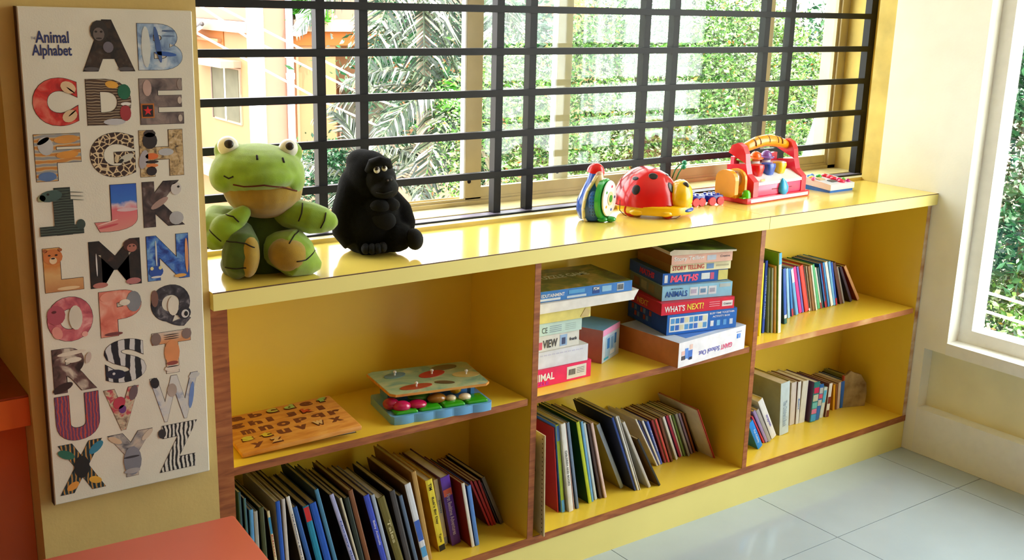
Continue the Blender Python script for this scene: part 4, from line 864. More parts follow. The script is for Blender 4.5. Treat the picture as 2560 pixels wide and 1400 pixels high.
for i in (2, 3, 5, 7, 8):
    c = hp[i]; MB().tube([(c[0], c[1] - 0.0185 * math.sin(t), c[2] + 0.0178 * math.cos(t)) for t in (0.3, 0.8, 1.3, 1.8)], 0.0017, 6).build('stripe', plain(120, 70, 10, 0.4), hn, smooth=True)
MB().rbox((0.046, 0.006, 0.018), (0.262, 0.085, 0.052), 0.003, 2).build('front_box', gloss(248, 80, 130), at, smooth='auto')
MB().prism([(0.004, 0.052), (0.085, 0.052), (0.085, 0.080), (0.055, 0.082), (0.004, 0.060)], 0.216, 'x', 0.046).build('white_deck', WHT, at)
MB().box((0.046, 0.072, 0.098), (0.262, 0.112, 0.103)).build('upper_shelf', WHT, at)
MB().box((0.046, 0.105, 0.018), (0.262, 0.118, 0.128)).build('back_panel', gloss(250, 70, 110), at)
for x, col, w in ((0.085, RED, 0.020), (0.140, BLUE, 0.022), (0.196, YELW, 0.020)):
    MB().add(*loft([(x, 0.045, 0.074, w * 0.75, 0.014), (x, 0.045, 0.080, w * 0.8, 0.016), (x, 0.045, 0.100, w * 1.05, 0.02), (x, 0.045, 0.108, w, 0.018)], 18, 3)).build('shape_button', col, at, smooth='auto')
for x, col in ((0.075, gloss(110, 190, 40)), (0.132, gloss(250, 110, 30)), (0.186, gloss(130, 90, 170))):
    p = MB().add(*loft([(x, 0.09, 0.103, 0.016, 0.014), (x, 0.09, 0.120, 0.014, 0.013)], 16)).build('pop_up_figure', WHT, at, smooth='auto')
    MB().ell((x, 0.09, 0.119), (0.028, 0.024, 0.006)).ell((x, 0.09, 0.122), (0.019, 0.017, 0.019)).build('hat', col, p, smooth=True)
sl = MB().box((0.115, 0.0053, 0.034), (0.215, 0.0062, 0.037)).build('slot', plain(150, 20, 50, 0.5), at)
MB().add(*loft([(0.168, 0.002, 0.016, 0.012, 0.008), (0.168, 0.002, 0.024, 0.021, 0.011), (0.168, 0.002, 0.040, 0.021, 0.011), (0.165, 0.002, 0.056, 0.012, 0.007), (0.160, 0.002, 0.066, 0.002, 0.002)], 18)).build('slider_drop', gloss(40, 170, 240), at, smooth='auto')
MB().box((0.055, 0.0035, 0.064), (0.075, 0.006, 0.070)).build('sticker', gloss(250, 190, 120), at)
dpts = [(0.055 + 0.038 * math.cos(t), 0.072 + 0.030 * math.sin(t)) for t in [i * math.pi / 8 for i in range(9)]] + [(0.017, 0.030), (0.030, 0.022), (0.080, 0.022), (0.093, 0.030)]
MB().prism(dpts, 0.016, 'x', -0.050).build('roller_plate', gloss(238, 158, 14, 0.4), at); MB().prism(dpts, 0.010, 'x', -0.004).build('roller_plate', gloss(238, 158, 14, 0.4), at)
MB().lathe([(0.026, -0.034), (0.026, -0.004)], 18, (0, 0.055, 0.070), 'x').build('mirror_roller', mat('mirror_plastic', rgb(200, 200, 206), 0.08, 0.02, metal=0.9), at, smooth='auto')
MB().box((-0.030, 0.03, 0.016), (0.024, 0.08, 0.03)).build('roller_foot', gloss(238, 158, 14, 0.4), at)
MB().add(*loft([(0.0, 0.012, 0.018, 0.015, 0.013), (0.0, 0.012, 0.032, 0.014, 0.012), (0.0, 0.012, 0.040, 0.009, 0.008), (0, 0.012, 0.042, 0.003, 0.003)], 16)).box((-0.024, 0.004, 0.018), (0.0, 0.02, 0.021)).build('green_cap', gloss(90, 206, 20), at, smooth='auto')

ek = thing('toy_keyboard', 'white and blue electronic toy with pink buttons near the worktop corner', 'toy', (2.744, 0.160, 0.902), R(2))
MB().prism([(0, 0), (0.105, 0.0), (0.105, 0.016), (0.0, 0.008)], 0.122, 'x', 0.0).build('base', gloss(20, 120, 226), ek)
wc = MB().prism([(-0.004, 0.008), (0.108, 0.016), (0.108, 0.040), (-0.004, 0.026)], 0.126, 'x', -0.002).build('casing', gloss(236, 238, 246), ek)
for (u, v, w, h, col, nm) in ((0.035, 0.02, 0.03, 0.02, (90, 96, 96), 'screen'), (0.012, 0.05, 0.028, 0.026, (220, 190, 140), 'picture_window')):
    z = lambda q: 0.0265 + 0.125 * (q + 0.004)
    MB().add([(u, v, z(v)), (u + w, v, z(v)), (u + w, v + h, z(v + h)), (u, v + h, z(v + h)), (u, v, z(v) + 0.002), (u + w, v, z(v) + 0.002), (u + w, v + h, z(v + h) + 0.002), (u, v + h, z(v + h) + 0.002)], [(3, 2, 1, 0), (4, 5, 6, 7), (0, 1, 5, 4), (1, 2, 6, 5), (2, 3, 7, 6), (3, 0, 4, 7)]).build(nm, plain(*col, 0.3), ek)
for (u, v, rr, col) in ((0.078, 0.016, 0.013, (240, 30, 80)), (0.086, 0.032, 0.012, (236, 20, 110)), (0.080, 0.048, 0.013, (240, 30, 70)), (0.084, 0.066, 0.014, (244, 40, 80)), (0.080, 0.084, 0.012, (240, 30, 60)), (0.108, 0.030, 0.007, (90, 200, 60)), (0.108, 0.012, 0.009, (200, 20, 130)), (0.050, 0.085, 0.010, (60, 190, 60)), (0.020, 0.095, 0.012, (60, 150, 230)), (0.032, 0.10, 0.009, (110, 120, 220)), (0.008, 0.082, 0.010, (250, 220, 90)), (0.0, 0.068, 0.007, (230, 120, 190))):
    MB().ell((u, v, 0.0275 + 0.125 * (v + 0.004)), (rr, rr, 0.007), nu=14, nv=8).build('button', gloss(*col), ek, smooth=True)
# ------------------------------------------------------------------ game boxes on the middle shelf
INK = plain(30, 34, 60, 0.6); WINK = plain(244, 244, 244, 0.6)
def game_box(name, label, x, y, z, rot, w, d, h, front, top, side=None, lid=0.0, rough=0.4):
    t = thing(name, label, 'box', (x, y, z), R(rot), 'game boxes stacked on the middle shelf')
    side = side or front
    MB().box((0.0006, 0.0006, 0), (w - 0.0006, d, h - 0.0006)).build('box_body', plain(*side, rough), t)
    MB().box((0.0, 0.0, 0.0005), (w, 0.0006, h - 0.0004)).build('front_print', plain(*front, rough), t)
    MB().box((0.0, 0.0, h - 0.0006), (w, d, h)).build('top_print', plain(*top, rough) if isinstance(top, tuple) else top, t)
    return t
def FR(x, z, y=-0.0004): return frame((x, y, z), (1, 0, 0), (0, 0, 1))
def SD(y, z, x=0.0002): return frame((x, y, z), (0, -1, 0), (0, 0, 1))
def fq(t, x, z, w, h, col, name='print_panel', y=-0.0002): quad(t, FR(x, z, y), w, h, plain(*col, 0.5), name, 0.0003)
ZM = ZMS + 0.0003
# right hand stack
GIANT = game_box('floor_puzzle_box', 'large white floor puzzle box with upside down lettering at the bottom of the stack', 1.9218, -0.0267, ZM, 5.2, 0.294, 0.225, 0.0725, (236, 232, 238), (196, 206, 222), (196, 120, 56))
lettering('GIANT', GIANT, frame((0.235, -0.0004, 0.033), (-1, 0, 0), (0, 0, -1)), 0.015, plain(226, 70, 120, 0.6), 0.02, width=0.052)
lettering('School Out', GIANT, frame((0.178, -0.0004, 0.033), (-1, 0, 0), (0, 0, -1)), 0.015, plain(110, 110, 190, 0.6), 0.02, width=0.092)
fq(GIANT, 0.255, 0.038, 0.016, 0.014, (30, 120, 220)); fq(GIANT, 0.263, 0.038, 0.002, 0.014, (240, 240, 244), y=-0.0005)
fq(GIANT, 0.252, 0.056, 0.024, 0.003, (150, 160, 190))
for (x, z, w, h, c) in ((0.012, 0.02, 0.016, 0.012, (70, 60, 70)), (0.026, 0.022, 0.014, 0.03, (90, 140, 220)), (0.04, 0.018, 0.018, 0.026, (60, 110, 200)), (0.012, 0.034, 0.014, 0.012, (230, 180, 170)), (0.046, 0.046, 0.012, 0.014, (236, 200, 190)), (0.044, 0.016, 0.014, 0.008, (40, 40, 50))): fq(GIANT, x, z, w, h, c)
MB().box((0.05, 0.02, 0.0725), (0.2, 0.12, 0.0727)).build('top_picture', plain(70, 120, 200, 0.5), GIANT)
BLUEB = game_box('activity_box', 'blue activity box with rows of picture squares above the floor puzzle', 1.9376, 0.0419, 0.5835, -10.7, 0.236, 0.21, 0.0585, (24, 104, 196), (30, 90, 170), (18, 66, 140))
fq(BLUEB, 0.008, 0.008, 0.128, 0.043, (236, 240, 240))
for i in range(8):
    for k in range(2): fq(BLUEB, 0.012 + i * 0.0155, 0.012 + k * 0.020, 0.0125, 0.015, [(40, 130, 210), (90, 160, 220), (230, 226, 190), (60, 110, 200)][(i * 3 + k) % 4] , y=-0.0005)
lettering('BUSY TIME TOGETHER', BLUEB, FR(0.142, 0.047), 0.0055, WINK, 0.01, width=0.085); lettering('ACTIVITY BOX', BLUEB, FR(0.152, 0.037), 0.0055, WINK, 0.01, width=0.06)
for i, c in enumerate(((236, 236, 240), (120, 190, 240), (90, 160, 230), (210, 220, 240))): fq(BLUEB, 0.146 + i * 0.022, 0.012, 0.011, 0.016, c); 
for i in range(7):
    for k in range(2): quad(BLUEB, SD(0.19 - i * 0.016, 0.014 + k * 0.018), 0.012, 0.014, plain(*[(30, 70, 130), (150, 60, 50), (90, 120, 160)][(i + k) % 3], 0.5), 'print_panel')
NEXT = game_box('card_game_box', "red card game box marked WHAT'S NEXT above the blue activity box", 1.9178, 0.0468, 0.6423, -11.4, 0.243, 0.20, 0.0345, (226, 24, 60), (200, 20, 50), (170, 20, 40))
lettering("WHAT'S", NEXT, FR(0.010, 0.008), 0.018, WINK, 0.02, width=0.066); lettering('NEXT?', NEXT, FR(0.084, 0.009), 0.018, plain(250, 220, 70, 0.6), 0.02, width=0.055)
for k in range(3): fq(NEXT, 0.158, 0.012 + k * 0.006, 0.035, 0.0015, (250, 180, 190))
fq(NEXT, 0.201, 0.009, 0.036, 0.016, (240, 226, 226)); lettering('Creative', NEXT, FR(0.206, 0.014, -0.0009), 0.006, INK, 0.01, width=0.026)
lettering('NEXT', NEXT, SD(0.13, 0.008), 0.016, plain(210, 150, 60, 0.6), 0.02, width=0.06); 
ANIM = game_box('animals_game_box', 'pale blue game box marked ANIMALS in the middle of the stack', 1.9351, 0.0659, 0.6772, -14.5, 0.226, 0.195, 0.0425, (150, 206, 236), (140, 170, 180), (108, 112, 84))
lettering('MATCH & SPELL', ANIM, FR(0.028, 0.031), 0.004, INK, 0.01, width=0.038); lettering('ANIMALS', ANIM, FR(0.010, 0.010), 0.017, plain(20, 84, 170, 0.6), 0.02, width=0.07)
for i in range(3): fq(ANIM, 0.088 + i * 0.030, 0.010, 0.026, 0.024, (226, 230, 240)); fq(ANIM, 0.092 + i * 0.030, 0.016, 0.017, 0.012, [(190, 180, 210), (110, 150, 190), (170, 170, 190)][i], y=-0.0005)
fq(ANIM, 0.184, 0.028, 0.036, 0.010, (190, 200, 200))
for i in range(3): quad(ANIM, SD(0.17 - i * 0.045, 0.010), 0.034, 0.024, plain(*[(120, 80, 50), (150, 140, 100), (130, 110, 70)][i], 0.5), 'print_panel')
MATH = game_box('maths_game_box', 'bright blue game box marked MATHS in pink letters', 1.9425, 0.0752, 0.7201, -12.8, 0.214, 0.19, 0.0335, (20, 96, 190), (36, 90, 150), (24, 70, 140))
lettering('MATHS', MATH, FR(0.024, 0.006), 0.020, plain(250, 90, 130, 0.6), 0.05, width=0.092, shear=0.15); fq(MATH, 0.006, 0.006, 0.010, 0.022, (230, 236, 246)); fq(MATH, 0.126, 0.008, 0.028, 0.018, (236, 240, 240)); fq(MATH, 0.156, 0.006, 0.012, 0.02, (220, 90, 130)); fq(MATH, 0.182, 0.002, 0.032, 0.029, (226, 214, 120))
lettering('MATHS', MATH, SD(0.13, 0.007), 0.018, plain(200, 50, 80, 0.6), 0.05, width=0.085, shear=0.15)
STO1 = game_box('story_box', 'cream box marked STORY TELLING in red capitals', 1.9618, 0.0664, 0.7539, -12.5, 0.199, 0.185, 0.0255, (244, 236, 190), (170, 150, 90), (150, 104, 40))
lettering('STORY TELLING', STO1, FR(0.006, 0.007), 0.013, plain(214, 60, 60, 0.6), 0.015, width=0.104); fq(STO1, 0.118, 0.005, 0.024, 0.015, (120, 160, 210)); fq(STO1, 0.150, 0.010, 0.042, 0.005, (200, 190, 150))
STO2 = game_box('story_box', 'pink box marked Story Telling in white, near the top of the stack', 1.9543, 0.0564, 0.7797, -12.0, 0.201, 0.185, 0.0285, (240, 190, 170), (150, 100, 60), (140, 84, 30))
lettering('Story Telling', STO2, FR(0.008, 0.008), 0.015, WINK, 0.02, width=0.098); fq(STO2, 0.116, 0.007, 0.030, 0.014, (200, 210, 226)); lettering('Creative', STO2, FR(0.160, 0.013), 0.006, INK, 0.01, width=0.032)
mg = thing('magazine', 'curled magazine with dark green cover on top of the game box stack', 'magazine', (1.945, 0.055, 0.8086), R(-14), 'magazines and books')
pr = [(0.0, 0.004), (0.004, 0.0), (0.03, 0.0), (0.215, 0.001), (0.215, 0.006), (0.12, 0.0095), (0.05, 0.014), (0.012, 0.016), (0.0, 0.011)]
MB().prism(pr, 0.19, 'y', 0).build('pages', plain(228, 214, 190, 0.7), mg)
MB().prism([(0.0, 0.011), (0.012, 0.016), (0.05, 0.014), (0.12, 0.0095), (0.215, 0.006), (0.215, 0.0068), (0.12, 0.0103), (0.05, 0.0148), (0.012, 0.0168)], 0.192, 'y', -0.001).build('cover', ramp_mat('magazine_cover', 'noise', [(0.35, rgb(24, 30, 34)), (0.5, rgb(60, 90, 30)), (0.65, rgb(120, 150, 60)), (0.75, rgb(190, 40, 50))], 12, 0.4), mg)
# left hand stack
XLFT = 1.4645
def left_box(name, label, xr, y, z, rot, d, h, front, top, side=None): return game_box(name, label, XLFT, y, z, rot, xr - XLFT, d, h, front, top, side)
PK = left_box('animal_game_box', 'hot pink box marked ANIMAL with barcode at the bottom of the left stack', 1.677, 0.0513, ZM, 0.5, 0.20, 0.047, (240, 30, 96), (220, 40, 90))
lettering('ANIMAL', PK, FR(0.0, 0.016), 0.020, WINK, 0.03, width=0.088); lettering('PUZZLE', PK, FR(0.0, 0.004), 0.010, plain(190, 40, 170, 0.6), 0.02, width=0.07)
fq(PK, 0.130, 0.006, 0.066, 0.034, (232, 228, 220))
for i in range(9): fq(PK, 0.136 + i * 0.0026, 0.016, 0.0014, 0.016, (40, 40, 46), 'barcode_bar', -0.0005)
for k in range(4): fq(PK, 0.163, 0.018 + k * 0.0045, 0.026, 0.0012, (90, 90, 96), 'small_print', -0.0005)
WB = left_box('plain_white_box', 'plain white box above the hot pink box', 1.664, 0.0585, 0.5573, -1.5, 0.19, 0.046, (226, 228, 240), (214, 212, 210))
for i in range(12): fq(WB, 0.03 + i * 0.013, 0.034, 0.009, 0.003, (206, 206, 230), 'small_print')
VB = left_box('view_box', 'grey box marked VIEW between the white box and the pale blue box', 1.637, 0.0587, 0.6037, 0.5, 0.19, 0.042, (222, 220, 214), (206, 202, 190))
lettering('VIEW', VB, FR(0.052, 0.008), 0.022, plain(70, 66, 66, 0.6), 0.03, width=0.048); fq(VB, 0.108, 0.006, 0.024, 0.030, (150, 180, 220)); fq(VB, 0.114, 0.010, 0.012, 0.018, (60, 70, 110), y=-0.0005); lettering('frank', VB, FR(0.140, 0.016), 0.009, INK, 0.03, width=0.026); fq(VB, 0.030, 0.006, 0.02, 0.02, (220, 90, 110))
CE = left_box('pale_blue_box', 'pale blue green box with a CE mark on the left stack', 1.640, 0.0606, 0.646, -2, 0.18, 0.034, (200, 226, 220), (180, 206, 200))
lettering('CE', CE, FR(0.048, 0.007), 0.015, plain(60, 66, 70, 0.6), 0.0, width=0.017)
for k in range(4): fq(CE, 0.072, 0.007 + k * 0.005, 0.038, 0.0016, (130, 150, 170), 'small_print'); fq(CE, 0.122, 0.007 + k * 0.005, 0.034, 0.0012, (160, 180, 180), 'small_print')
YB_ = left_box('torn_yellow_box', 'torn pale yellow box under the white tray', 1.662, 0.0602, 0.680, -4, 0.18, 0.030, (236, 222, 130), (220, 200, 120))
MB().prism([(0.165, 0.004), (0.19, 0.002), (0.197, 0.018), (0.18, 0.026)], 0.0006, 'y', -0.0012).build('torn_patch', plain(214, 190, 130, 0.7), YB_)
TR_ = left_box('white_box_tray', 'open white box tray under the blue education box', 1.800, 0.0494, 0.7101, -3, 0.20, 0.026, (238, 234, 230), (226, 222, 216))
MB().prism([(0.335, 0.0), (0.352, 0.026), (0.335, 0.026)], 0.19, 'y', 0.002).build('side_flap', plain(232, 228, 224, 0.6), TR_)
M_JUN = ramp_mat('jungle_print', 'noise', [(0.3, rgb(70, 60, 30)), (0.45, rgb(96, 110, 40)), (0.6, rgb(150, 130, 60)), (0.75, rgb(190, 160, 100))], 14, 0.4, None, 1.5)
ED = left_box('education_game_box', 'blue box marked EDUTAINMENT with a jungle picture on its lid', 1.792, 0.062, 0.7363, -5, 0.195, 0.029, (60, 130, 210), M_JUN, (50, 60, 70))
lettering('EDUTAINMENT', ED, FR(0.042, 0.012), 0.009, WINK, 0.02, width=0.07); lettering('C', ED, FR(0.030, 0.011), 0.010, WINK, 0.02, width=0.008)
for (x, z, w, h, c) in ((0.0, 0.003, 0.10, 0.006, (220, 230, 240)), (0.120, 0.003, 0.06, 0.006, (200, 220, 240)), (0.125, 0.014, 0.05, 0.010, (90, 170, 230)), (0.20, 0.006, 0.022, 0.018, (24, 70, 150)), (0.23, 0.008, 0.03, 0.015, (150, 200, 236)), (0.278, 0.005, 0.022, 0.020, (190, 200, 210))): fq(ED, x, z, w, h, c)
lettering('PDM', ED, FR(0.202, 0.015, -0.0006), 0.008, WINK, 0.02, width=0.018)
for i in range(8): fq(ED, 0.280 + i * 0.0024, 0.008, 0.0012, 0.014, (40, 40, 50), 'barcode_bar', -0.0005)
lettering('PUZZLE GAME', ED, frame((0.10, 0.10, 0.0292), (1, 0, 0), (0, 1, 0)), 0.03, plain(220, 226, 206, 0.6), 0.02, width=0.16)
CB = game_box('cube_box', 'small cube shaped box with a pink banded photo side between the two stacks', 1.7666, 0.113, ZM, 24.7, 0.112, 0.10, 0.096, (206, 222, 240), (110, 170, 200), (166, 104, 84))
fq(CB, 0.0, 0.078, 0.112, 0.018, (240, 160, 206)); fq(CB, 0.02, 0.01, 0.07, 0.06, (170, 206, 236))
for (x, z, w, h, c) in ((0.03, 0.035, 0.016, 0.03, (50, 130, 210)), (0.055, 0.03, 0.016, 0.034, (120, 170, 220)), (0.078, 0.04, 0.012, 0.03, (40, 120, 200)), (0.05, 0.014, 0.03, 0.012, (230, 236, 244)), (0.012, 0.006, 0.03, 0.006, (60, 180, 220))): fq(CB, x, z, w, h, c, y=-0.0005)
MB().prism([(-0.001, 0.096), (-0.05, 0.085), (-0.05, 0.084), (-0.001, 0.095)], 0.09, 'y', 0.005).build('lid_flap', plain(170, 110, 90, 0.6), CB) if False else None

# ------------------------------------------------------------------ wooden puzzles and tray toy on the first middle shelf
M_PINE = ramp_mat('orange_pine', 'noise', [(0.3, rgb(206, 128, 48)), (0.55, rgb(226, 156, 70)), (0.8, rgb(236, 176, 90))], 18, 0.5, (1, 4, 4), 0.5)
ab = thing('alphabet_board', 'orange wooden alphabet board with letter recesses painted as dark shapes on the shelf', 'puzzle', (0.694, 0.036, ZM + 0.001), R(-6), 'wooden puzzles')
ab.rotation_euler = (0, R(-3.2), R(-6))
W_, D_ = 0.277, 0.215
MB().rbox((0, 0, 0.0), (W_, D_, 0.013), 0.005, 2).build('board', M_PINE, ab, smooth='auto')
M_HOLE_SHADE = plain(120, 58, 18, 0.8)  # dark brown paints the shade inside letter recesses; the letters are flat
rows = ['abcdef', 'ghijkl', 'mnopqr', 'stuvwx', 'yz']
colr = {'d': (170, 200, 110), 'f': (150, 200, 110), 'k': (206, 60, 30), 't': (226, 200, 60), 'w': (230, 190, 130), 's': (214, 200, 70), 'c': (190, 190, 90), 'x': None, 'z': (230, 180, 110)}
lay = [(0.03, 0.176, 'abcdef'), (0.018, 0.134, 'ghijkl'), (0.03, 0.092, 'mnopqr'), (0.018, 0.05, 'stuvwx'), (0.03, 0.012, 'yz')]
for x0, y0, s in lay:
    for i, ch in enumerate(s):
        cw = 0.024 if ch not in 'il' else 0.010
        xx = x0 + i * 0.041
        col = colr.get(ch)
        fm_ = frame((xx, y0, 0.0131), (1, 0, 0), (0, 1, 0))
        k = lettering(ch, ab, fm_, 0.027, M_HOLE_SHADE, 0.06, width=cw + 0.006, name='flat_recess_shade', depth=0.0)
        if col: lettering(ch, ab, frame((xx + 0.002, y0 + 0.002, 0.0134), (1, 0, 0), (0, 1, 0)), 0.024, plain(*col, 0.5), 0.05, width=cw, name='letter_piece', depth=0.002)
bk = thing('thin_black_book', 'thin black book lying under the wooden alphabet board', 'book', (0.86, 0.05, ZM), R(-6))
MB().box((0, 0, 0), (0.11, 0.19, 0.0006)).build('cover', plain(24, 22, 24, 0.5), bk); MB().box((0.002, 0.002, 0.0006), (0.108, 0.19, 0.0044)).build('pages', plain(206, 200, 186, 0.8), bk); MB().box((0, 0, 0.0044), (0.11, 0.19, 0.005)).build('cover', plain(24, 22, 24, 0.5), bk)
bt_ = thing('garden_tray_toy', 'pale blue scalloped tray toy with green and magenta pieces under the peg puzzle', 'toy', (1.064, 0.030, ZM), R(-9))
b = MB()
pts = []
for i in range(57):
    x = 0.25 * i / 56; pts.append((x, -0.004 * abs(math.sin(math.pi * 5 * i / 56))))
pts += [(0.256, 0.01), (0.256, 0.15), (0.25, 0.16), (0.0, 0.16), (-0.006, 0.15), (-0.006, 0.01)]
MB().prism(pts, 0.020, 'z', 0).build('tray', gloss(110, 176, 230), bt_)
for i in range(4):
    MB().rbox((0.006 + i * 0.061, 0.006, 0.018), (0.064 + i * 0.061, 0.06, 0.027), 0.006, 3).build('green_pad', gloss(40, 160, 20), bt_, smooth='auto')
for (x, y, z, a, b_, c, col) in ((0.03, 0.03, 0.032, 0.022, 0.018, 0.013, (200, 20, 90)), (0.07, 0.034, 0.030, 0.024, 0.02, 0.010, (190, 16, 80)), (0.01, 0.05, 0.034, 0.02, 0.02, 0.014, (170, 20, 70)), (0.125, 0.045, 0.033, 0.024, 0.018, 0.012, (150, 96, 30)), (0.16, 0.04, 0.030, 0.014, 0.012, 0.008, (220, 200, 160)), (0.195, 0.035, 0.030, 0.016, 0.012, 0.009, (240, 220, 190)), (0.185, 0.07, 0.040, 0.016, 0.014, 0.012, (230, 176, 20)), (0.09, 0.07, 0.034, 0.03, 0.02, 0.012, (60, 140, 50))):
    MB().ell((x, y, z), (a, b_, c)).build('picture_piece', gloss(*col), bt_, smooth=True)
MB().box((0.222, 0.06, 0.018), (0.232, 0.08, 0.042)).build('blue_peg', gloss(90, 150, 226), bt_)
MB().box((0.02, 0.10, 0.018), (0.23, 0.155, 0.038)).build('back_block', gloss(90, 150, 226), bt_)
pg = thing('peg_puzzle', 'picture peg puzzle board with white knobs lying across the tray toy', 'puzzle', (1.075, 0.066, ZM + 0.0535), R(-11.5), 'wooden puzzles')
pg.rotation_euler = (R(0.6), 0, R(-11.5))
M_POND = ramp_mat('pond_print', 'noise', [(0.3, rgb(90, 150, 150)), (0.45, rgb(160, 190, 150)), (0.6, rgb(200, 206, 160)), (0.75, rgb(120, 170, 180))], 9, 0.45, None, 2.0)
pts = [(0.012, 0.0), (0.244, 0.0), (0.256, 0.012), (0.256, 0.158), (0.244, 0.17), (0.004, 0.17), (-0.012, 0.16), (0.0, 0.012)]
MB().prism(pts, 0.006, 'z', 0).build('board', M_PINE, pg); MB().prism([(x * 0.985 + 0.002, y * 0.985 + 0.001) for x, y in pts], 0.0006, 'z', 0.006).build('picture', M_POND, pg)
for (x, y, w, h, a, col) in ((0.05, 0.125, 0.06, 0.035, 0.3, (110, 150, 160)), (0.14, 0.105, 0.075, 0.04, 0.3, (200, 60, 50)), (0.22, 0.075, 0.07, 0.04, -0.2, (222, 200, 130)), (0.075, 0.035, 0.085, 0.032, 0.1, (190, 80, 50)), (0.185, 0.14, 0.07, 0.034, 0.1, (120, 110, 80)), (0.15, 0.04, 0.05, 0.02, -0.4, (110, 90, 60))):
    p = MB().prism([(x + w / 2 * math.cos(t) * math.cos(a) - h / 2 * math.sin(t) * math.sin(a), y + w / 2 * math.cos(t) * math.sin(a) + h / 2 * math.sin(t) * math.cos(a)) for t in [k * math.pi / 9 for k in range(18)]], 0.0012, 'z', 0.0066).build('fish_piece', plain(*col, 0.4), pg)
    if (x, y) not in ((0.185, 0.14), (0.15, 0.04)): MB().lathe([(0.0025, 0.0078), (0.0025, 0.013), (0.0045, 0.015), (0.0045, 0.018), (0.002, 0.020)], 12, (x, y, 0)).build('knob', WHT, p, smooth='auto')
# ------------------------------------------------------------------ books standing on the shelves
PAPER = plain(226, 214, 186, 0.85)
def book(x, y, z, lean, h, t, d, cov, spi, label, titles, bands, group):
    """standing book: boards and spine, page block; spine faces the room"""
    o = thing('book', label, 'book', (x, y, z + 0.0003), 0, group); o.rotation_euler = (0, R(lean), 0)
    if lean > 0:  # leans away to the right: stands on its other edge
        o.location.z += t * math.sin(R(lean))
    c = min(0.0022, t * 0.16)
    MB().box((0, 0.0, 0), (c, d, h)).box((t - c, 0, 0), (t, d, h)).build('cover', plain(*cov, 0.4), o)
    MB().prism([(0, 0.0004), (0, -0.0012), (t * 0.25, -0.0022), (t * 0.75, -0.0022), (t, -0.0012), (t, 0.0004)], h, 'z', 0).build('spine', plain(*spi, 0.4), o)
    MB().box((c, 0.0012, 0.002 if t > 0.008 else 0.001), (t - c, d - 0.003, h - (0.003 if t > 0.008 else 0.0012))).build('pages', PAPER, o)
    for k, (f0, fh, col) in enumerate(bands):
        MB().box((t * 0.06, -0.0027, h * f0), (t * 0.94, -0.002, h * min(1, f0 + fh))).build('spine_band', plain(*col, 0.45), o)
    for s, col, f0, fl in titles:
        fm_ = frame((t * 0.28, -0.0029, h * (f0 + fl)), (0, 0, -1), (1, 0, 0))
        lettering(s, o, fm_, t * 0.44, plain(*col, 0.5), 0.02, width=h * fl, name='spine_title')
    return o
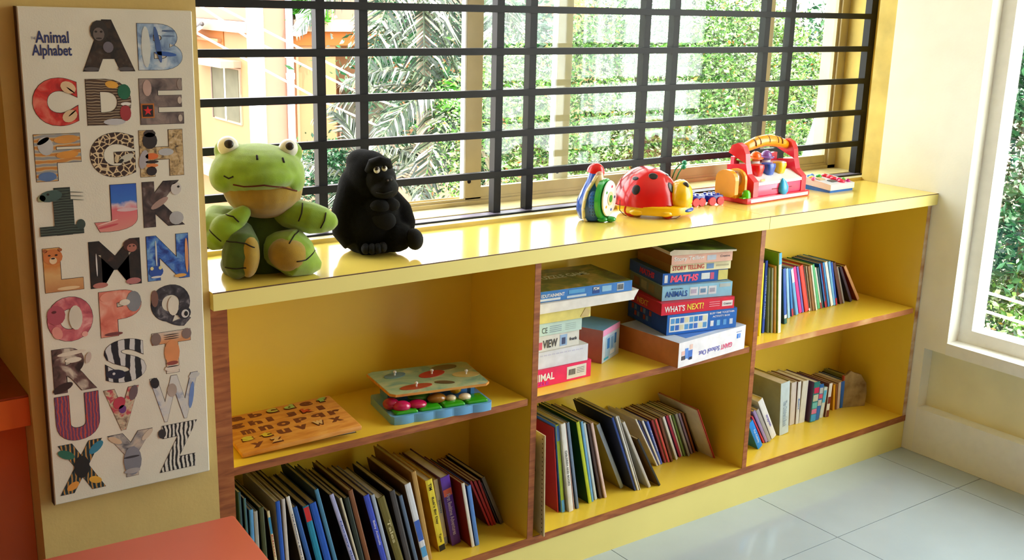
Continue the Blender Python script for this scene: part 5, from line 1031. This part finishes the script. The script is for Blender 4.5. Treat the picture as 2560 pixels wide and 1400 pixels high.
BOOKS = [
 (0.6852,0.03,0.1211,-1.22,0.3184,0.0061,0.19,(40, 60, 66),(50, 80, 86),'dark teal book, first from the left below the wooden puzzles',[],[],'books below the wooden puzzles'),
 (0.6996,0.03,0.1211,-1.78,0.3009,0.0054,0.19,(30, 50, 60),(70, 110, 120),'grey teal book, second from the left below the wooden puzzles',[],[],'books below the wooden puzzles'),
 (0.7055,0.03,0.1211,-0.67,0.2697,0.0086,0.19,(60, 90, 110),(90, 160, 220),'light blue spined book, third from the left below the wooden puzzles',[],[],'books below the wooden puzzles'),
 (0.7169,0.03,0.1211,-1.14,0.2635,0.0093,0.19,(110, 120, 116),(176, 176, 170),'pale grey book, fourth from the left below the wooden puzzles',[],[],'books below the wooden puzzles'),
 (0.7361,0.03,0.1211,-2.34,0.2691,0.0102,0.19,(44, 50, 30),(70, 76, 40),'dark olive book, fifth from the left below the wooden puzzles',[],[],'books below the wooden puzzles'),
 (0.7712,0.03,0.1211,-6.4,0.2576,0.0061,0.19,(70, 50, 24),(232, 218, 176),'cream spined book with red title, sixth from the left below the wooden puzzles',[('Elmo', (190, 30, 40), 0.55, 0.22), ('Time', (60, 50, 50), 0.28, 0.14)],[(0.78, 0.16, (60, 150, 200))],'books below the wooden puzzles'),
 (0.7778,0.03,0.1211,-3.06,0.2737,0.01,0.19,(206, 196, 170),(30, 90, 200),'blue patterned book, seventh from the left below the wooden puzzles',[],[],'books below the wooden puzzles'),
 (0.7883,0.03,0.1211,-2.25,0.2757,0.0081,0.19,(190, 176, 150),(206, 200, 196),'thin pale grey book, eighth from the left below the wooden puzzles',[],[],'books below the wooden puzzles'),
 (0.8412,0.03,0.1211,-10.81,0.2827,0.0086,0.19,(60, 48, 34),(226, 222, 216),'white spined doctor storybook, ninth from the left below the wooden puzzles',[("The Doctor's Busy Day", (40, 50, 90), 0.35, 0.5)],[],'books below the wooden puzzles'),
 (0.8594,0.03,0.1211,-12.81,0.254,0.0108,0.19,(30, 40, 80),(36, 90, 170),'mid blue book, tenth from the left below the wooden puzzles',[],[],'books below the wooden puzzles'),
 (0.8785,0.03,0.1211,-11.86,0.2478,0.0143,0.19,(26, 40, 80),(24, 140, 180),'turquoise book with red top band, eleventh from the left below the wooden puzzles',[],[(0.84, 0.15, (220, 40, 44)), (0.0, 0.18, (230, 140, 60))],'books below the wooden puzzles'),
 (0.8995,0.03,0.1211,-12.75,0.2518,0.016,0.19,(24, 50, 120),(28, 90, 200),'royal blue book, twelfth from the left below the wooden puzzles',[],[],'books below the wooden puzzles'),
 (0.9207,0.03,0.1211,-12.95,0.2843,0.0095,0.19,(40, 70, 90),(70, 130, 170),'slim slate blue book, thirteenth from the left below the wooden puzzles',[],[],'books below the wooden puzzles'),
 (0.9673,0.03,0.1211,-16.11,0.2651,0.0102,0.19,(22, 26, 30),(176, 180, 226),'lilac nursery rhyme book, fourteenth from the left below the wooden puzzles',[('Nursery Rhymes', (50, 80, 170), 0.12, 0.6)],[],'books below the wooden puzzles'),
 (0.9784,0.03,0.1211,-13.97,0.2473,0.0052,0.19,(190, 180, 150),(214, 206, 180),'thin cream book, fifteenth from the left below the wooden puzzles',[],[],'books below the wooden puzzles'),
 (0.9842,0.03,0.1211,-12.72,0.2424,0.0114,0.19,(24, 32, 26),(34, 44, 34),'black green book, sixteenth from the left below the wooden puzzles',[],[],'books below the wooden puzzles'),
 (0.9992,0.03,0.1211,-12.96,0.2598,0.0115,0.19,(96, 56, 28),(130, 78, 40),'brown book, seventeenth from the left below the wooden puzzles',[],[],'books below the wooden puzzles'),
 (1.0384,0.03,0.1211,-14.21,0.236,0.0144,0.19,(46, 24, 54),(60, 80, 206),'bright blue spined book, eighteenth from the left below the wooden puzzles',[('Baby Animals', (220, 220, 240), 0.4, 0.3)],[],'books below the wooden puzzles'),
 (1.0538,0.03,0.1211,-13.41,0.2326,0.0091,0.19,(130, 140, 160),(170, 184, 206),'slim silver blue book, nineteenth from the left below the wooden puzzles',[],[],'books below the wooden puzzles'),
 (1.0769,0.03,0.1211,-15.82,0.2212,0.0193,0.19,(60, 50, 20),(110, 100, 36),'olive yellow book, twentieth from the left below the wooden puzzles',[('Tales', (210, 200, 150), 0.4, 0.3)],[],'books below the wooden puzzles'),
 (1.1013,0.03,0.1211,-13.12,0.2288,0.0139,0.19,(50, 42, 36),(70, 64, 66),'charcoal book, twenty-first from the left below the wooden puzzles',[],[],'books below the wooden puzzles'),
 (1.1237,0.03,0.1211,-13.54,0.2105,0.0093,0.19,(60, 60, 66),(90, 110, 140),'thin blue grey book, twenty-second from the left below the wooden puzzles',[],[],'books below the wooden puzzles'),
 (1.1456,0.03,0.1211,-13.47,0.2364,0.016,0.19,(110, 80, 50),(226, 230, 240),'white spined book with blue patches, twenty-third from the left below the wooden puzzles',[],[(0.3, 0.25, (60, 100, 200)), (0.1, 0.12, (90, 170, 230))],'books below the wooden puzzles'),
 (1.1661,0.045,0.1211,-10.94,0.2543,0.0125,0.19,(176, 130, 60),(190, 150, 80),'tall tan book, twenty-fourth from the left below the wooden puzzles',[],[],'books below the wooden puzzles'),
 (1.2129,0.0672,0.1211,-11.69,0.2088,0.0194,0.19,(200, 150, 30),(244, 224, 60),'bright yellow storybook, twenty-fifth from the left below the wooden puzzles',[('TIM', (30, 26, 20), 0.86, 0.09), ("Rob's Big Day", (30, 26, 20), 0.38, 0.38), ('Tango', (30, 26, 20), 0.12, 0.12)],[(0.0, 0.08, (30, 26, 24))],'books below the wooden puzzles'),
 (1.2402,0.0882,0.1211,-9.92,0.1922,0.0122,0.189,(150, 110, 60),(236, 230, 200),'cream town storybook, twenty-sixth from the left below the wooden puzzles',[('TOWN', (60, 130, 190), 0.5, 0.2)],[(0.02, 0.1, (180, 190, 210))],'books below the wooden puzzles'),
 (1.2565,0.0749,0.1211,-10.92,0.2005,0.0269,0.19,(90, 50, 90),(100, 56, 180),'thick purple storybook, twenty-seventh from the left below the wooden puzzles',[('First Bedtime Adventures', (220, 200, 240), 0.15, 0.6)],[(0.72, 0.1, (240, 110, 80))],'books below the wooden puzzles'),
 (1.2943,0.0412,0.1211,-10.56,0.1882,0.009,0.19,(130, 30, 24),(232, 228, 220),'white spined book with dark red cover, twenty-eighth from the left below the wooden puzzles',[],[],'books below the wooden puzzles'),
 (1.3071,0.0418,0.1211,-9.83,0.1764,0.0111,0.19,(40, 70, 150),(90, 140, 220),'thin bright blue book, twenty-ninth from the left below the wooden puzzles',[],[],'books below the wooden puzzles'),
 (1.396,0.114,0.1211,-23.6,0.1566,0.0063,0.163,(120, 30, 36),(206, 60, 70),'slim red leaning book, thirtieth from the left below the wooden puzzles',[],[],'books below the wooden puzzles'),
 (1.4034,0.1095,0.1211,-22.97,0.1553,0.0074,0.168,(120, 30, 36),(190, 50, 60),'slim crimson leaning book, thirty-first from the left below the wooden puzzles',[],[],'books below the wooden puzzles'),
 (1.4119,0.1096,0.1211,-21.68,0.1529,0.0064,0.167,(90, 30, 30),(180, 60, 60),'slim brick red leaning book, thirty-second from the left below the wooden puzzles',[],[],'books below the wooden puzzles'),
 (1.4236,0.1099,0.1211,-23.17,0.1466,0.0028,0.167,(50, 50, 56),(80, 80, 90),'thin charcoal leaning book, thirty-third from the left below the wooden puzzles',[],[],'books below the wooden puzzles'),
 (1.4272,0.1033,0.1211,-23.21,0.1624,0.0103,0.174,(50, 44, 36),(96, 90, 80),'dark grey leaning book, thirty-fourth from the left below the wooden puzzles',[],[],'books below the wooden puzzles'),
 (1.5991,0.0752,0.1211,-5.72,0.2561,0.003,0.17,(150, 20, 30),(200, 30, 36),'red book, first from the left below the game boxes',[],[(0.75, 0.25, (110, 16, 30))],'books below the game boxes'),
 (1.6086,0.0689,0.1211,-7.08,0.2653,0.0105,0.17,(60, 110, 190),(170, 200, 50),'lime and blue book, second from the left below the game boxes',[],[(0.82, 0.17, (90, 140, 220)), (0.0, 0.14, (90, 170, 230))],'books below the game boxes'),
 (1.6275,0.0598,0.1211,-8.8,0.27,0.0145,0.17,(190, 186, 170),(236, 234, 230),'white spined book with black title, third from the left below the game boxes',[('CHILDREN AND BOOKS', (40, 36, 40), 0.3, 0.4)],[],'books below the game boxes'),
 (1.6494,0.0669,0.1211,-9.47,0.2645,0.003,0.17,(190, 150, 140),(220, 186, 176),'thin pink beige book, fourth from the left below the game boxes',[],[],'books below the game boxes'),
 (1.6564,0.0634,0.1211,-10.22,0.2689,0.0085,0.17,(70, 90, 120),(110, 130, 160),'slim steel blue book, fifth from the left below the game boxes',[],[],'books below the game boxes'),
 (1.7059,0.0708,0.1211,-12.74,0.2612,0.0105,0.17,(28, 80, 30),(190, 206, 40),'yellow green book with dark green cover, sixth from the left below the game boxes',[],[],'books below the game boxes'),
 (1.7184,0.0736,0.1211,-11.96,0.2578,0.008,0.17,(70, 120, 170),(110, 170, 220),'slim sky blue book, seventh from the left below the game boxes',[],[],'books below the game boxes'),
 (1.7339,0.0786,0.1211,-12.9,0.2487,0.0089,0.17,(160, 190, 190),(206, 220, 220),'thin pale teal book, eighth from the left below the game boxes',[],[],'books below the game boxes'),
 (1.751,0.0769,0.1211,-14.05,0.2455,0.0096,0.17,(30, 24, 26),(70, 46, 44),'dark brown book, ninth from the left below the game boxes',[],[],'books below the game boxes'),
 (1.7653,0.0724,0.1211,-14.93,0.2481,0.008,0.17,(200, 160, 150),(226, 196, 190),'thin rose white book, tenth from the left below the game boxes',[],[],'books below the game boxes'),
 (1.8442,0.0941,0.1211,-25.31,0.2412,0.0121,0.17,(150, 140, 50),(176, 196, 220),'strongly leaning yellow green book, eleventh from the left below the game boxes',[],[],'books below the game boxes'),
 (1.8698,0.0621,0.1211,-22.76,0.2665,0.0069,0.17,(26, 34, 60),(40, 70, 150),'tall navy book, twelfth from the left below the game boxes',[],[],'books below the game boxes'),
 (1.8778,0.0585,0.1211,-21.69,0.2671,0.0057,0.17,(200, 200, 196),(236, 236, 232),'very thin white book, thirteenth from the left below the game boxes',[],[],'books below the game boxes'),
 (1.8855,0.0572,0.1211,-21.74,0.2678,0.0028,0.17,(190, 190, 186),(220, 220, 216),'very thin pale grey book, fourteenth from the left below the game boxes',[],[],'books below the game boxes'),
 (1.9175,0.0546,0.1211,-27.2,0.2545,0.0085,0.17,(176, 172, 160),(200, 196, 190),'grey covered leaning book, fifteenth from the left below the game boxes',[],[],'books below the game boxes'),
 (1.951,0.0472,0.1211,-30.1,0.193,0.0067,0.17,(110, 80, 40),(30, 30, 30),'small brown green covered book, sixteenth from the left below the game boxes',[],[],'books below the game boxes'),
 (2.0402,0.1522,0.1211,-30.16,0.2002,0.0051,0.125,(220, 216, 210),(236, 234, 230),'thin white booklet, seventeenth from the left below the game boxes',[],[],'books below the game boxes'),
 (2.0466,0.154,0.1211,-29.42,0.1906,0.0043,0.123,(30, 40, 90),(50, 60, 120),'thin navy booklet, eighteenth from the left below the game boxes',[],[],'books below the game boxes'),
 (2.052,0.1542,0.1211,-27.33,0.1808,0.0063,0.123,(220, 216, 210),(240, 238, 236),'white booklet, nineteenth from the left below the game boxes',[],[],'books below the game boxes'),
 (2.0596,0.1552,0.1211,-24.44,0.1692,0.0071,0.122,(60, 90, 180),(90, 120, 220),'blue lettered booklet, twentieth from the left below the game boxes',[('STORIES', (240, 240, 250), 0.3, 0.5)],[],'books below the game boxes'),
 (2.0762,0.1562,0.1211,-23.85,0.1674,0.0082,0.121,(110, 26, 34),(150, 36, 50),'maroon booklet, twenty-first from the left below the game boxes',[],[],'books below the game boxes'),
 (2.0892,0.1543,0.1211,-23.48,0.1677,0.0071,0.123,(200, 180, 170),(226, 90, 90),'red and white booklet, twenty-second from the left below the game boxes',[],[],'books below the game boxes'),
 (2.0994,0.1514,0.1211,-22.59,0.1695,0.0082,0.126,(90, 50, 40),(120, 66, 50),'brown booklet, twenty-third from the left below the game boxes',[],[],'books below the game boxes'),
 (2.1229,0.1547,0.1211,-24.23,0.1691,0.0082,0.122,(220, 216, 210),(240, 240, 238),'thick white booklet, twenty-fourth from the left below the game boxes',[],[],'books below the game boxes'),
 (2.1452,0.1627,0.1211,-24.85,0.1659,0.0083,0.114,(70, 30, 80),(180, 40, 80),'purple red booklet, twenty-fifth from the left below the game boxes',[],[],'books below the game boxes'),
 (2.1556,0.1649,0.1211,-23.44,0.1626,0.0061,0.112,(214, 214, 200),(236, 236, 226),'thin ivory booklet, twenty-sixth from the left below the game boxes',[],[],'books below the game boxes'),
 (2.1627,0.1601,0.1211,-23.38,0.1625,0.0072,0.117,(70, 110, 50),(120, 150, 80),'green booklet, twenty-seventh from the left below the game boxes',[],[],'books below the game boxes'),
 (2.1739,0.1528,0.1211,-24.22,0.1684,0.0083,0.124,(120, 120, 116),(160, 160, 156),'mid grey booklet, twenty-eighth from the left below the game boxes',[],[],'books below the game boxes'),
 (2.1941,0.1608,0.1211,-24.67,0.1636,0.0074,0.116,(120, 100, 150),(170, 150, 200),'lilac booklet, twenty-ninth from the left below the game boxes',[],[],'books below the game boxes'),
 (2.2077,0.1625,0.1211,-24.17,0.1602,0.0074,0.115,(110, 60, 40),(160, 90, 60),'rust brown booklet, thirtieth from the left below the game boxes',[],[],'books below the game boxes'),
 (2.2241,0.1623,0.1211,-25.63,0.1563,0.0028,0.115,(80, 60, 30),(120, 96, 50),'dark tan booklet, thirty-first from the left below the game boxes',[],[],'books below the game boxes'),
 (2.2305,0.1032,0.1211,-26.5,0.1967,0.0028,0.17,(224, 214, 196),(210, 150, 130),'leaning book with pale picture cover, thirty-second from the left below the game boxes',[],[],'books below the game boxes'),
 (2.2341,0.1001,0.1211,-26.52,0.2001,0.0028,0.17,(190, 40, 40),(206, 60, 56),'leaning bright red book, thirty-third from the left below the game boxes',[],[],'books below the game boxes'),
 (2.2377,0.1289,0.1211,-26.56,0.1479,0.0028,0.148,(140, 130, 120),(176, 170, 160),'thin grey leaning book, thirty-fourth from the left below the game boxes',[],[],'books below the game boxes'),
 (2.2413,0.1373,0.1211,-26.6,0.1193,0.0057,0.14,(26, 30, 60),(40, 46, 90),'small dark navy leaning book, thirty-fifth from the left below the game boxes',[],[],'books below the game boxes'),
 (2.3481,0.0631,0.5097,-2.56,0.2284,0.0069,0.16,(230, 214, 40),(250, 240, 60),"thin yellow book, first from the left on the end bay's upper shelf",[],[],"books on the end bay's upper shelf"),
 (2.3765,0.0772,0.5097,-2.72,0.2299,0.0105,0.16,(20, 40, 120),(30, 70, 190),"thick dark blue book, second from the left on the end bay's upper shelf",[('STORIES OF MAGIC', (180, 200, 240), 0.2, 0.6)],[],"books on the end bay's upper shelf"),
 (2.3953,0.0703,0.5097,-4.93,0.2082,0.0038,0.16,(110, 130, 120),(150, 166, 156),"grey green book, third from the left on the end bay's upper shelf",[],[],"books on the end bay's upper shelf"),
 (2.4031,0.0633,0.5097,-5.92,0.2095,0.006,0.16,(110, 126, 116),(170, 180, 166),"pale sage book, fourth from the left on the end bay's upper shelf",[],[],"books on the end bay's upper shelf"),
 (2.4127,0.0575,0.5097,-6.78,0.2161,0.0063,0.16,(190, 140, 80),(214, 166, 100),"tan orange book, fifth from the left on the end bay's upper shelf",[],[],"books on the end bay's upper shelf"),
 (2.4195,0.0511,0.5097,-6.33,0.2566,0.0125,0.16,(96, 140, 40),(236, 234, 230),"tall white book with blue top, sixth from the left on the end bay's upper shelf",[],[(0.86, 0.14, (70, 180, 236))],"books on the end bay's upper shelf"),
 (2.513,0.1072,0.5097,-9.15,0.1856,0.0128,0.16,(24, 60, 130),(40, 90, 190),"dark blue book with green foot, seventh from the left on the end bay's upper shelf",[],[(0.0, 0.1, (20, 90, 80)), (0.1, 0.06, (230, 230, 230))],"books on the end bay's upper shelf"),
 (2.5736,0.1442,0.5097,-10.55,0.1709,0.0114,0.133,(110, 170, 220),(160, 206, 240),"light blue book, eighth from the left on the end bay's upper shelf",[],[],"books on the end bay's upper shelf"),
 (2.6019,0.1521,0.5097,-12.97,0.168,0.0085,0.125,(40, 110, 190),(60, 140, 220),"sky blue book with red foot, ninth from the left on the end bay's upper shelf",[],[(0.0, 0.16, (190, 30, 60))],"books on the end bay's upper shelf"),
 (2.6261,0.1548,0.5097,-16.84,0.1684,0.0126,0.122,(200, 214, 230),(110, 180, 236),"pale blue and white book, tenth from the left on the end bay's upper shelf",[],[(0.7, 0.28, (236, 238, 240))],"books on the end bay's upper shelf"),
 (2.6526,0.1629,0.5097,-18.15,0.1695,0.0131,0.114,(190, 30, 120),(240, 50, 150),"magenta book, eleventh from the left on the end bay's upper shelf",[],[],"books on the end bay's upper shelf"),
 (2.6668,0.1624,0.5097,-17.41,0.1687,0.0087,0.115,(70, 60, 150),(110, 110, 206),"violet blue book, twelfth from the left on the end bay's upper shelf",[],[],"books on the end bay's upper shelf"),
 (2.6823,0.163,0.5097,-18.18,0.1686,0.018,0.114,(206, 40, 36),(240, 66, 56),"bright red book, thirteenth from the left on the end bay's upper shelf",[],[],"books on the end bay's upper shelf"),
 (2.7018,0.165,0.5097,-17.61,0.1638,0.0069,0.112,(50, 30, 30),(80, 44, 44),"thin dark brown book, fourteenth from the left on the end bay's upper shelf",[],[(0.0, 0.06, (236, 236, 236))],"books on the end bay's upper shelf"),
 (2.7116,0.1631,0.5097,-17.02,0.1653,0.0032,0.114,(214, 206, 180),(236, 228, 204),"slim cream book, fifteenth from the left on the end bay's upper shelf",[],[],"books on the end bay's upper shelf"),
 (2.7155,0.1593,0.5097,-16.85,0.1635,0.011,0.118,(120, 80, 40),(150, 104, 56),"mid brown book, sixteenth from the left on the end bay's upper shelf",[],[],"books on the end bay's upper shelf"),
 (2.7292,0.1571,0.5097,-17.41,0.1667,0.0069,0.12,(214, 210, 196),(240, 236, 224),"thin off white book, seventeenth from the left on the end bay's upper shelf",[],[],"books on the end bay's upper shelf"),
 (2.7481,0.165,0.5097,-18.46,0.1651,0.0113,0.112,(50, 140, 90),(90, 190, 130),"green striped book, eighteenth from the left on the end bay's upper shelf",[],[],"books on the end bay's upper shelf"),
 (2.7621,0.165,0.5097,-19.01,0.1541,0.0064,0.112,(214, 214, 206),(240, 240, 236),"narrow white book, nineteenth from the left on the end bay's upper shelf",[],[(0.0, 0.14, (190, 40, 50))],"books on the end bay's upper shelf"),
 (2.7693,0.165,0.5097,-17.91,0.1517,0.0081,0.112,(24, 60, 70),(40, 90, 100),"dark teal book, twentieth from the left on the end bay's upper shelf",[],[],"books on the end bay's upper shelf"),
 (2.7847,0.165,0.5097,-18.74,0.1658,0.0064,0.112,(30, 90, 180),(50, 120, 210),"medium blue book, twenty-first from the left on the end bay's upper shelf",[],[(0.0, 0.14, (190, 30, 50))],"books on the end bay's upper shelf"),
 (2.792,0.165,0.5097,-17.52,0.1645,0.005,0.112,(110, 30, 50),(150, 40, 70),"thin wine red book, twenty-second from the left on the end bay's upper shelf",[],[],"books on the end bay's upper shelf"),
 (2.8013,0.165,0.5097,-18.22,0.1664,0.0081,0.112,(30, 110, 190),(60, 150, 226),"azure book, twenty-third from the left on the end bay's upper shelf",[],[],"books on the end bay's upper shelf"),
 (2.8165,0.165,0.5097,-19.78,0.1679,0.0121,0.112,(220, 220, 214),(244, 244, 240),"thick white book, twenty-fourth from the left on the end bay's upper shelf",[],[],"books on the end bay's upper shelf"),
 (2.8299,0.165,0.5097,-18.09,0.1656,0.0102,0.112,(90, 160, 220),(120, 190, 240),"pale azure book, twenty-fifth from the left on the end bay's upper shelf",[],[],"books on the end bay's upper shelf"),
 (2.8411,0.165,0.5097,-17.5,0.1618,0.0077,0.112,(24, 70, 170),(40, 100, 210),"cobalt book, twenty-sixth from the left on the end bay's upper shelf",[],[(0.0, 0.16, (190, 30, 60))],"books on the end bay's upper shelf"),
 (2.8645,0.165,0.5097,-22.3,0.1614,0.0137,0.112,(70, 40, 36),(96, 56, 50),"thick maroon brown book, twenty-seventh from the left on the end bay's upper shelf",[],[],"books on the end bay's upper shelf"),
 (2.8809,0.165,0.5097,-22.67,0.1461,0.0074,0.112,(120, 110, 104),(150, 140, 134),"thin stone grey book, twenty-eighth from the left on the end bay's upper shelf",[],[],"books on the end bay's upper shelf"),
 (2.9189,0.165,0.5097,-31.02,0.1531,0.0105,0.112,(44, 30, 50),(60, 44, 66),"dark plum leaning book, twenty-ninth from the left on the end bay's upper shelf",[],[],"books on the end bay's upper shelf"),
 (2.958,0.165,0.5097,-36.09,0.1606,0.011,0.112,(140, 40, 20),(216, 160, 110),"rust red leaning book, thirtieth from the left on the end bay's upper shelf",[],[],"books on the end bay's upper shelf"),
 (2.4021,0.073,0.1211,-30.27,0.1129,0.0218,0.1,(24, 110, 200),(30, 140, 240),"bright blue leaning book, first from the left on the end bay's lower shelf",[('Fun Activity', (210, 230, 250), 0.2, 0.5)],[],"books on the end bay's lower shelf"),
 (2.4559,0.0985,0.1211,-33.19,0.1237,0.0056,0.15,(190, 40, 70),(236, 70, 96),"coral red leaning book, second from the left on the end bay's lower shelf",[],[],"books on the end bay's lower shelf"),
 (2.4631,0.0955,0.1211,-31.57,0.1431,0.0104,0.15,(120, 100, 150),(160, 140, 190),"mauve leaning book, third from the left on the end bay's lower shelf",[],[],"books on the end bay's lower shelf"),
 (2.4757,0.0952,0.1211,-31.18,0.1424,0.0131,0.15,(110, 106, 106),(170, 166, 166),"grey leaning book, fourth from the left on the end bay's lower shelf",[],[],"books on the end bay's lower shelf"),
 (2.5029,0.1051,0.1211,-29.68,0.1678,0.0227,0.15,(200, 200, 206),(236, 236, 240),"white leaning book with violet title, fifth from the left on the end bay's lower shelf",[('crayon', (120, 110, 200), 0.3, 0.3)],[],"books on the end bay's lower shelf"),
 (2.5484,0.1123,0.1211,-4.96,0.1829,0.0427,0.15,(150, 144, 96),(206, 222, 230),"very thick pale blue reference book, sixth from the left on the end bay's lower shelf",[("The Children's Book", (150, 170, 190), 0.15, 0.5)],[],"books on the end bay's lower shelf"),
 (2.6458,0.1539,0.1211,-3.28,0.1522,0.0256,0.123,(206, 190, 180),(226, 216, 212),"thick pinkish white book, seventh from the left on the end bay's lower shelf",[],[],"books on the end bay's lower shelf"),
 (2.6719,0.1497,0.1211,-2.38,0.1515,0.0148,0.127,(130, 90, 80),(236, 236, 240),"white book with blue title, eighth from the left on the end bay's lower shelf",[('Basics', (60, 120, 200), 0.35, 0.25)],[],"books on the end bay's lower shelf"),
 (2.6873,0.1486,0.1211,0.46,0.1497,0.0283,0.128,(206, 200, 180),(232, 230, 222),"worn crumpled white book, ninth from the left on the end bay's lower shelf",[],[],"books on the end bay's lower shelf"),
 (2.7248,0.1339,0.1211,2.35,0.1417,0.0289,0.143,(90, 60, 110),(40, 130, 130),"teal book with patchwork squares, tenth from the left on the end bay's lower shelf",[],[(0.72, 0.14, (210, 40, 90)), (0.52, 0.16, (196, 200, 180)), (0.34, 0.14, (110, 196, 196)), (0.2, 0.12, (220, 120, 160)), (0.02, 0.16, (60, 160, 220))],"books on the end bay's lower shelf"),
 (2.7542,0.136,0.1211,4.12,0.128,0.0208,0.141,(60, 40, 60),(40, 110, 190),"blue book with patchwork squares, eleventh from the left on the end bay's lower shelf",[],[(0.74, 0.16, (190, 196, 200)), (0.6, 0.12, (220, 90, 120)), (0.4, 0.16, (200, 200, 196))],"books on the end bay's lower shelf"),
 (2.7845,0.1418,0.1211,5.54,0.1097,0.0156,0.135,(120, 200, 230),(220, 232, 230),"cream and aqua book, twelfth from the left on the end bay's lower shelf",[],[(0.5, 0.4, (90, 196, 236))],"books on the end bay's lower shelf"),
 (2.8006,0.1422,0.1211,5.72,0.1083,0.0032,0.135,(220, 214, 190),(244, 238, 214),"ivory book, thirteenth from the left on the end bay's lower shelf",[],[],"books on the end bay's lower shelf"),
 (2.8113,0.1365,0.1211,1.94,0.1211,0.0154,0.141,(120, 60, 40),(240, 236, 230),"white book with brown patches, fourteenth from the left on the end bay's lower shelf",[],[(0.0, 0.2, (130, 60, 40)), (0.4, 0.2, (130, 50, 50))],"books on the end bay's lower shelf"),
 (2.8855,0.165,0.1211,-5.78,0.0957,0.0108,0.112,(220, 150, 20),(250, 180, 40),"small golden orange book, fifteenth from the left on the end bay's lower shelf",[],[],"books on the end bay's lower shelf"),
 (2.8999,0.165,0.1211,-5.89,0.0957,0.0079,0.112,(130, 80, 50),(160, 100, 66),"small brown book, sixteenth from the left on the end bay's lower shelf",[],[],"books on the end bay's lower shelf"),
 (2.9085,0.165,0.1211,-3.27,0.0987,0.0137,0.112,(206, 180, 160),(230, 206, 190),"small pink beige book, seventeenth from the left on the end bay's lower shelf",[],[],"books on the end bay's lower shelf"),
 (2.9265,0.165,0.1211,-5.54,0.0989,0.0222,0.112,(30, 80, 160),(40, 110, 206),"small thick blue book, eighteenth from the left on the end bay's lower shelf",[],[],"books on the end bay's lower shelf"),
 (2.953,0.165,0.1211,-5.47,0.0976,0.0131,0.112,(30, 60, 80),(50, 90, 120),"small dark teal book, nineteenth from the left on the end bay's lower shelf",[],[],"books on the end bay's lower shelf"),
 (2.9695,0.165,0.1211,-2.57,0.1063,0.0103,0.112,(160, 160, 100),(206, 206, 140),"small pale lime book, twentieth from the left on the end bay's lower shelf",[],[],"books on the end bay's lower shelf"),
 (2.9862,0.165,0.1211,-3.38,0.1035,0.0088,0.112,(80, 70, 66),(120, 110, 106),"small dark grey book, twenty-first from the left on the end bay's lower shelf",[],[],"books on the end bay's lower shelf"),
]
for bk_ in BOOKS: book(*bk_)
# perforated card board leaning at the front of the second bay, and a shaped board book
pb = thing('perforated_card', 'cream perforated card with dark picture standing at the shelf front beside the divider', 'card', (1.483, -0.004, ZPL + 0.022), R(0))
pb.rotation_euler = (0, R(-1.5), R(-3))
MB().box((0, -0.012, 0), (0.0035, 0.19, 0.285)).build('card_sheet', plain(206, 190, 150, 0.8), pb)
MB().box((-0.0004, 0.03, 0.17), (0, 0.185, 0.268)).build('dark_picture', plain(40, 44, 50, 0.5), pb)
for k in range(22): MB().box((-0.0003, -0.004, 0.008 + k * 0.0125), (0, -0.001, 0.012 + k * 0.0125)).build('perforation', plain(90, 70, 50, 0.8), pb)
MB().box((0.0036, -0.004, 0.002), (0.0056, 0.15, 0.27)).build('white_sheet', plain(232, 230, 224, 0.8), pb)
sb = thing('shaped_board_book', 'small brown board book with wavy outline at the row end on the lower shelf', 'book', (2.935, 0.165, ZBS + 0.0003), R(-20))
MB().prism([(0, 0), (0.093, 0), (0.096, 0.05), (0.090, 0.085), (0.078, 0.10), (0.066, 0.118), (0.04, 0.126), (0.022, 0.135), (0.008, 0.122), (0, 0.118)], 0.010, 'y', 0).build('pages', plain(150, 116, 70, 0.7), sb)
MB().prism([(0.0, 0), (0.092, 0), (0.095, 0.05), (0.089, 0.084), (0.077, 0.099), (0.065, 0.117), (0.04, 0.125), (0.022, 0.134), (0.008, 0.121), (0, 0.117)], 0.0012, 'y', -0.0012).build('cover', ramp_mat('board_book_print', 'noise', [(0.3, rgb(120, 90, 50)), (0.5, rgb(160, 136, 90)), (0.7, rgb(186, 160, 110))], 20, 0.5), sb)
MB().box((-0.004, -0.0012, 0), (0.0, 0.010, 0.117)).build('spine', plain(200, 80, 60, 0.5), sb)
# ------------------------------------------------------------------ labels of the setting
for nm, lab, cat in (('floor', 'glossy pale grey square floor tiles', 'floor'), ('ceiling', 'plain white ceiling above the room', 'ceiling'),
                     ('wall_left', 'ochre wall beyond the orange counter', 'wall'), ('wall_rear', 'ochre rear wall opposite the window', 'wall'),
                     ('wall_back', 'yellow painted wall around the long window', 'wall'), ('wall_right', 'cream white wall with low recess beside the bookshelf end', 'wall'),
                     ('wall_pillar', 'cream pillar carrying the alphabet poster', 'pillar'), ('window_1', 'long sliding window in aluminium frames tinted as backlit behind the black grill', 'window'),
                     ('window_2', 'white framed side window over the low recess', 'window'), ('ground', 'dry ground far below outside the window', 'ground')):
    tag(bpy.data.objects[nm], lab, cat)
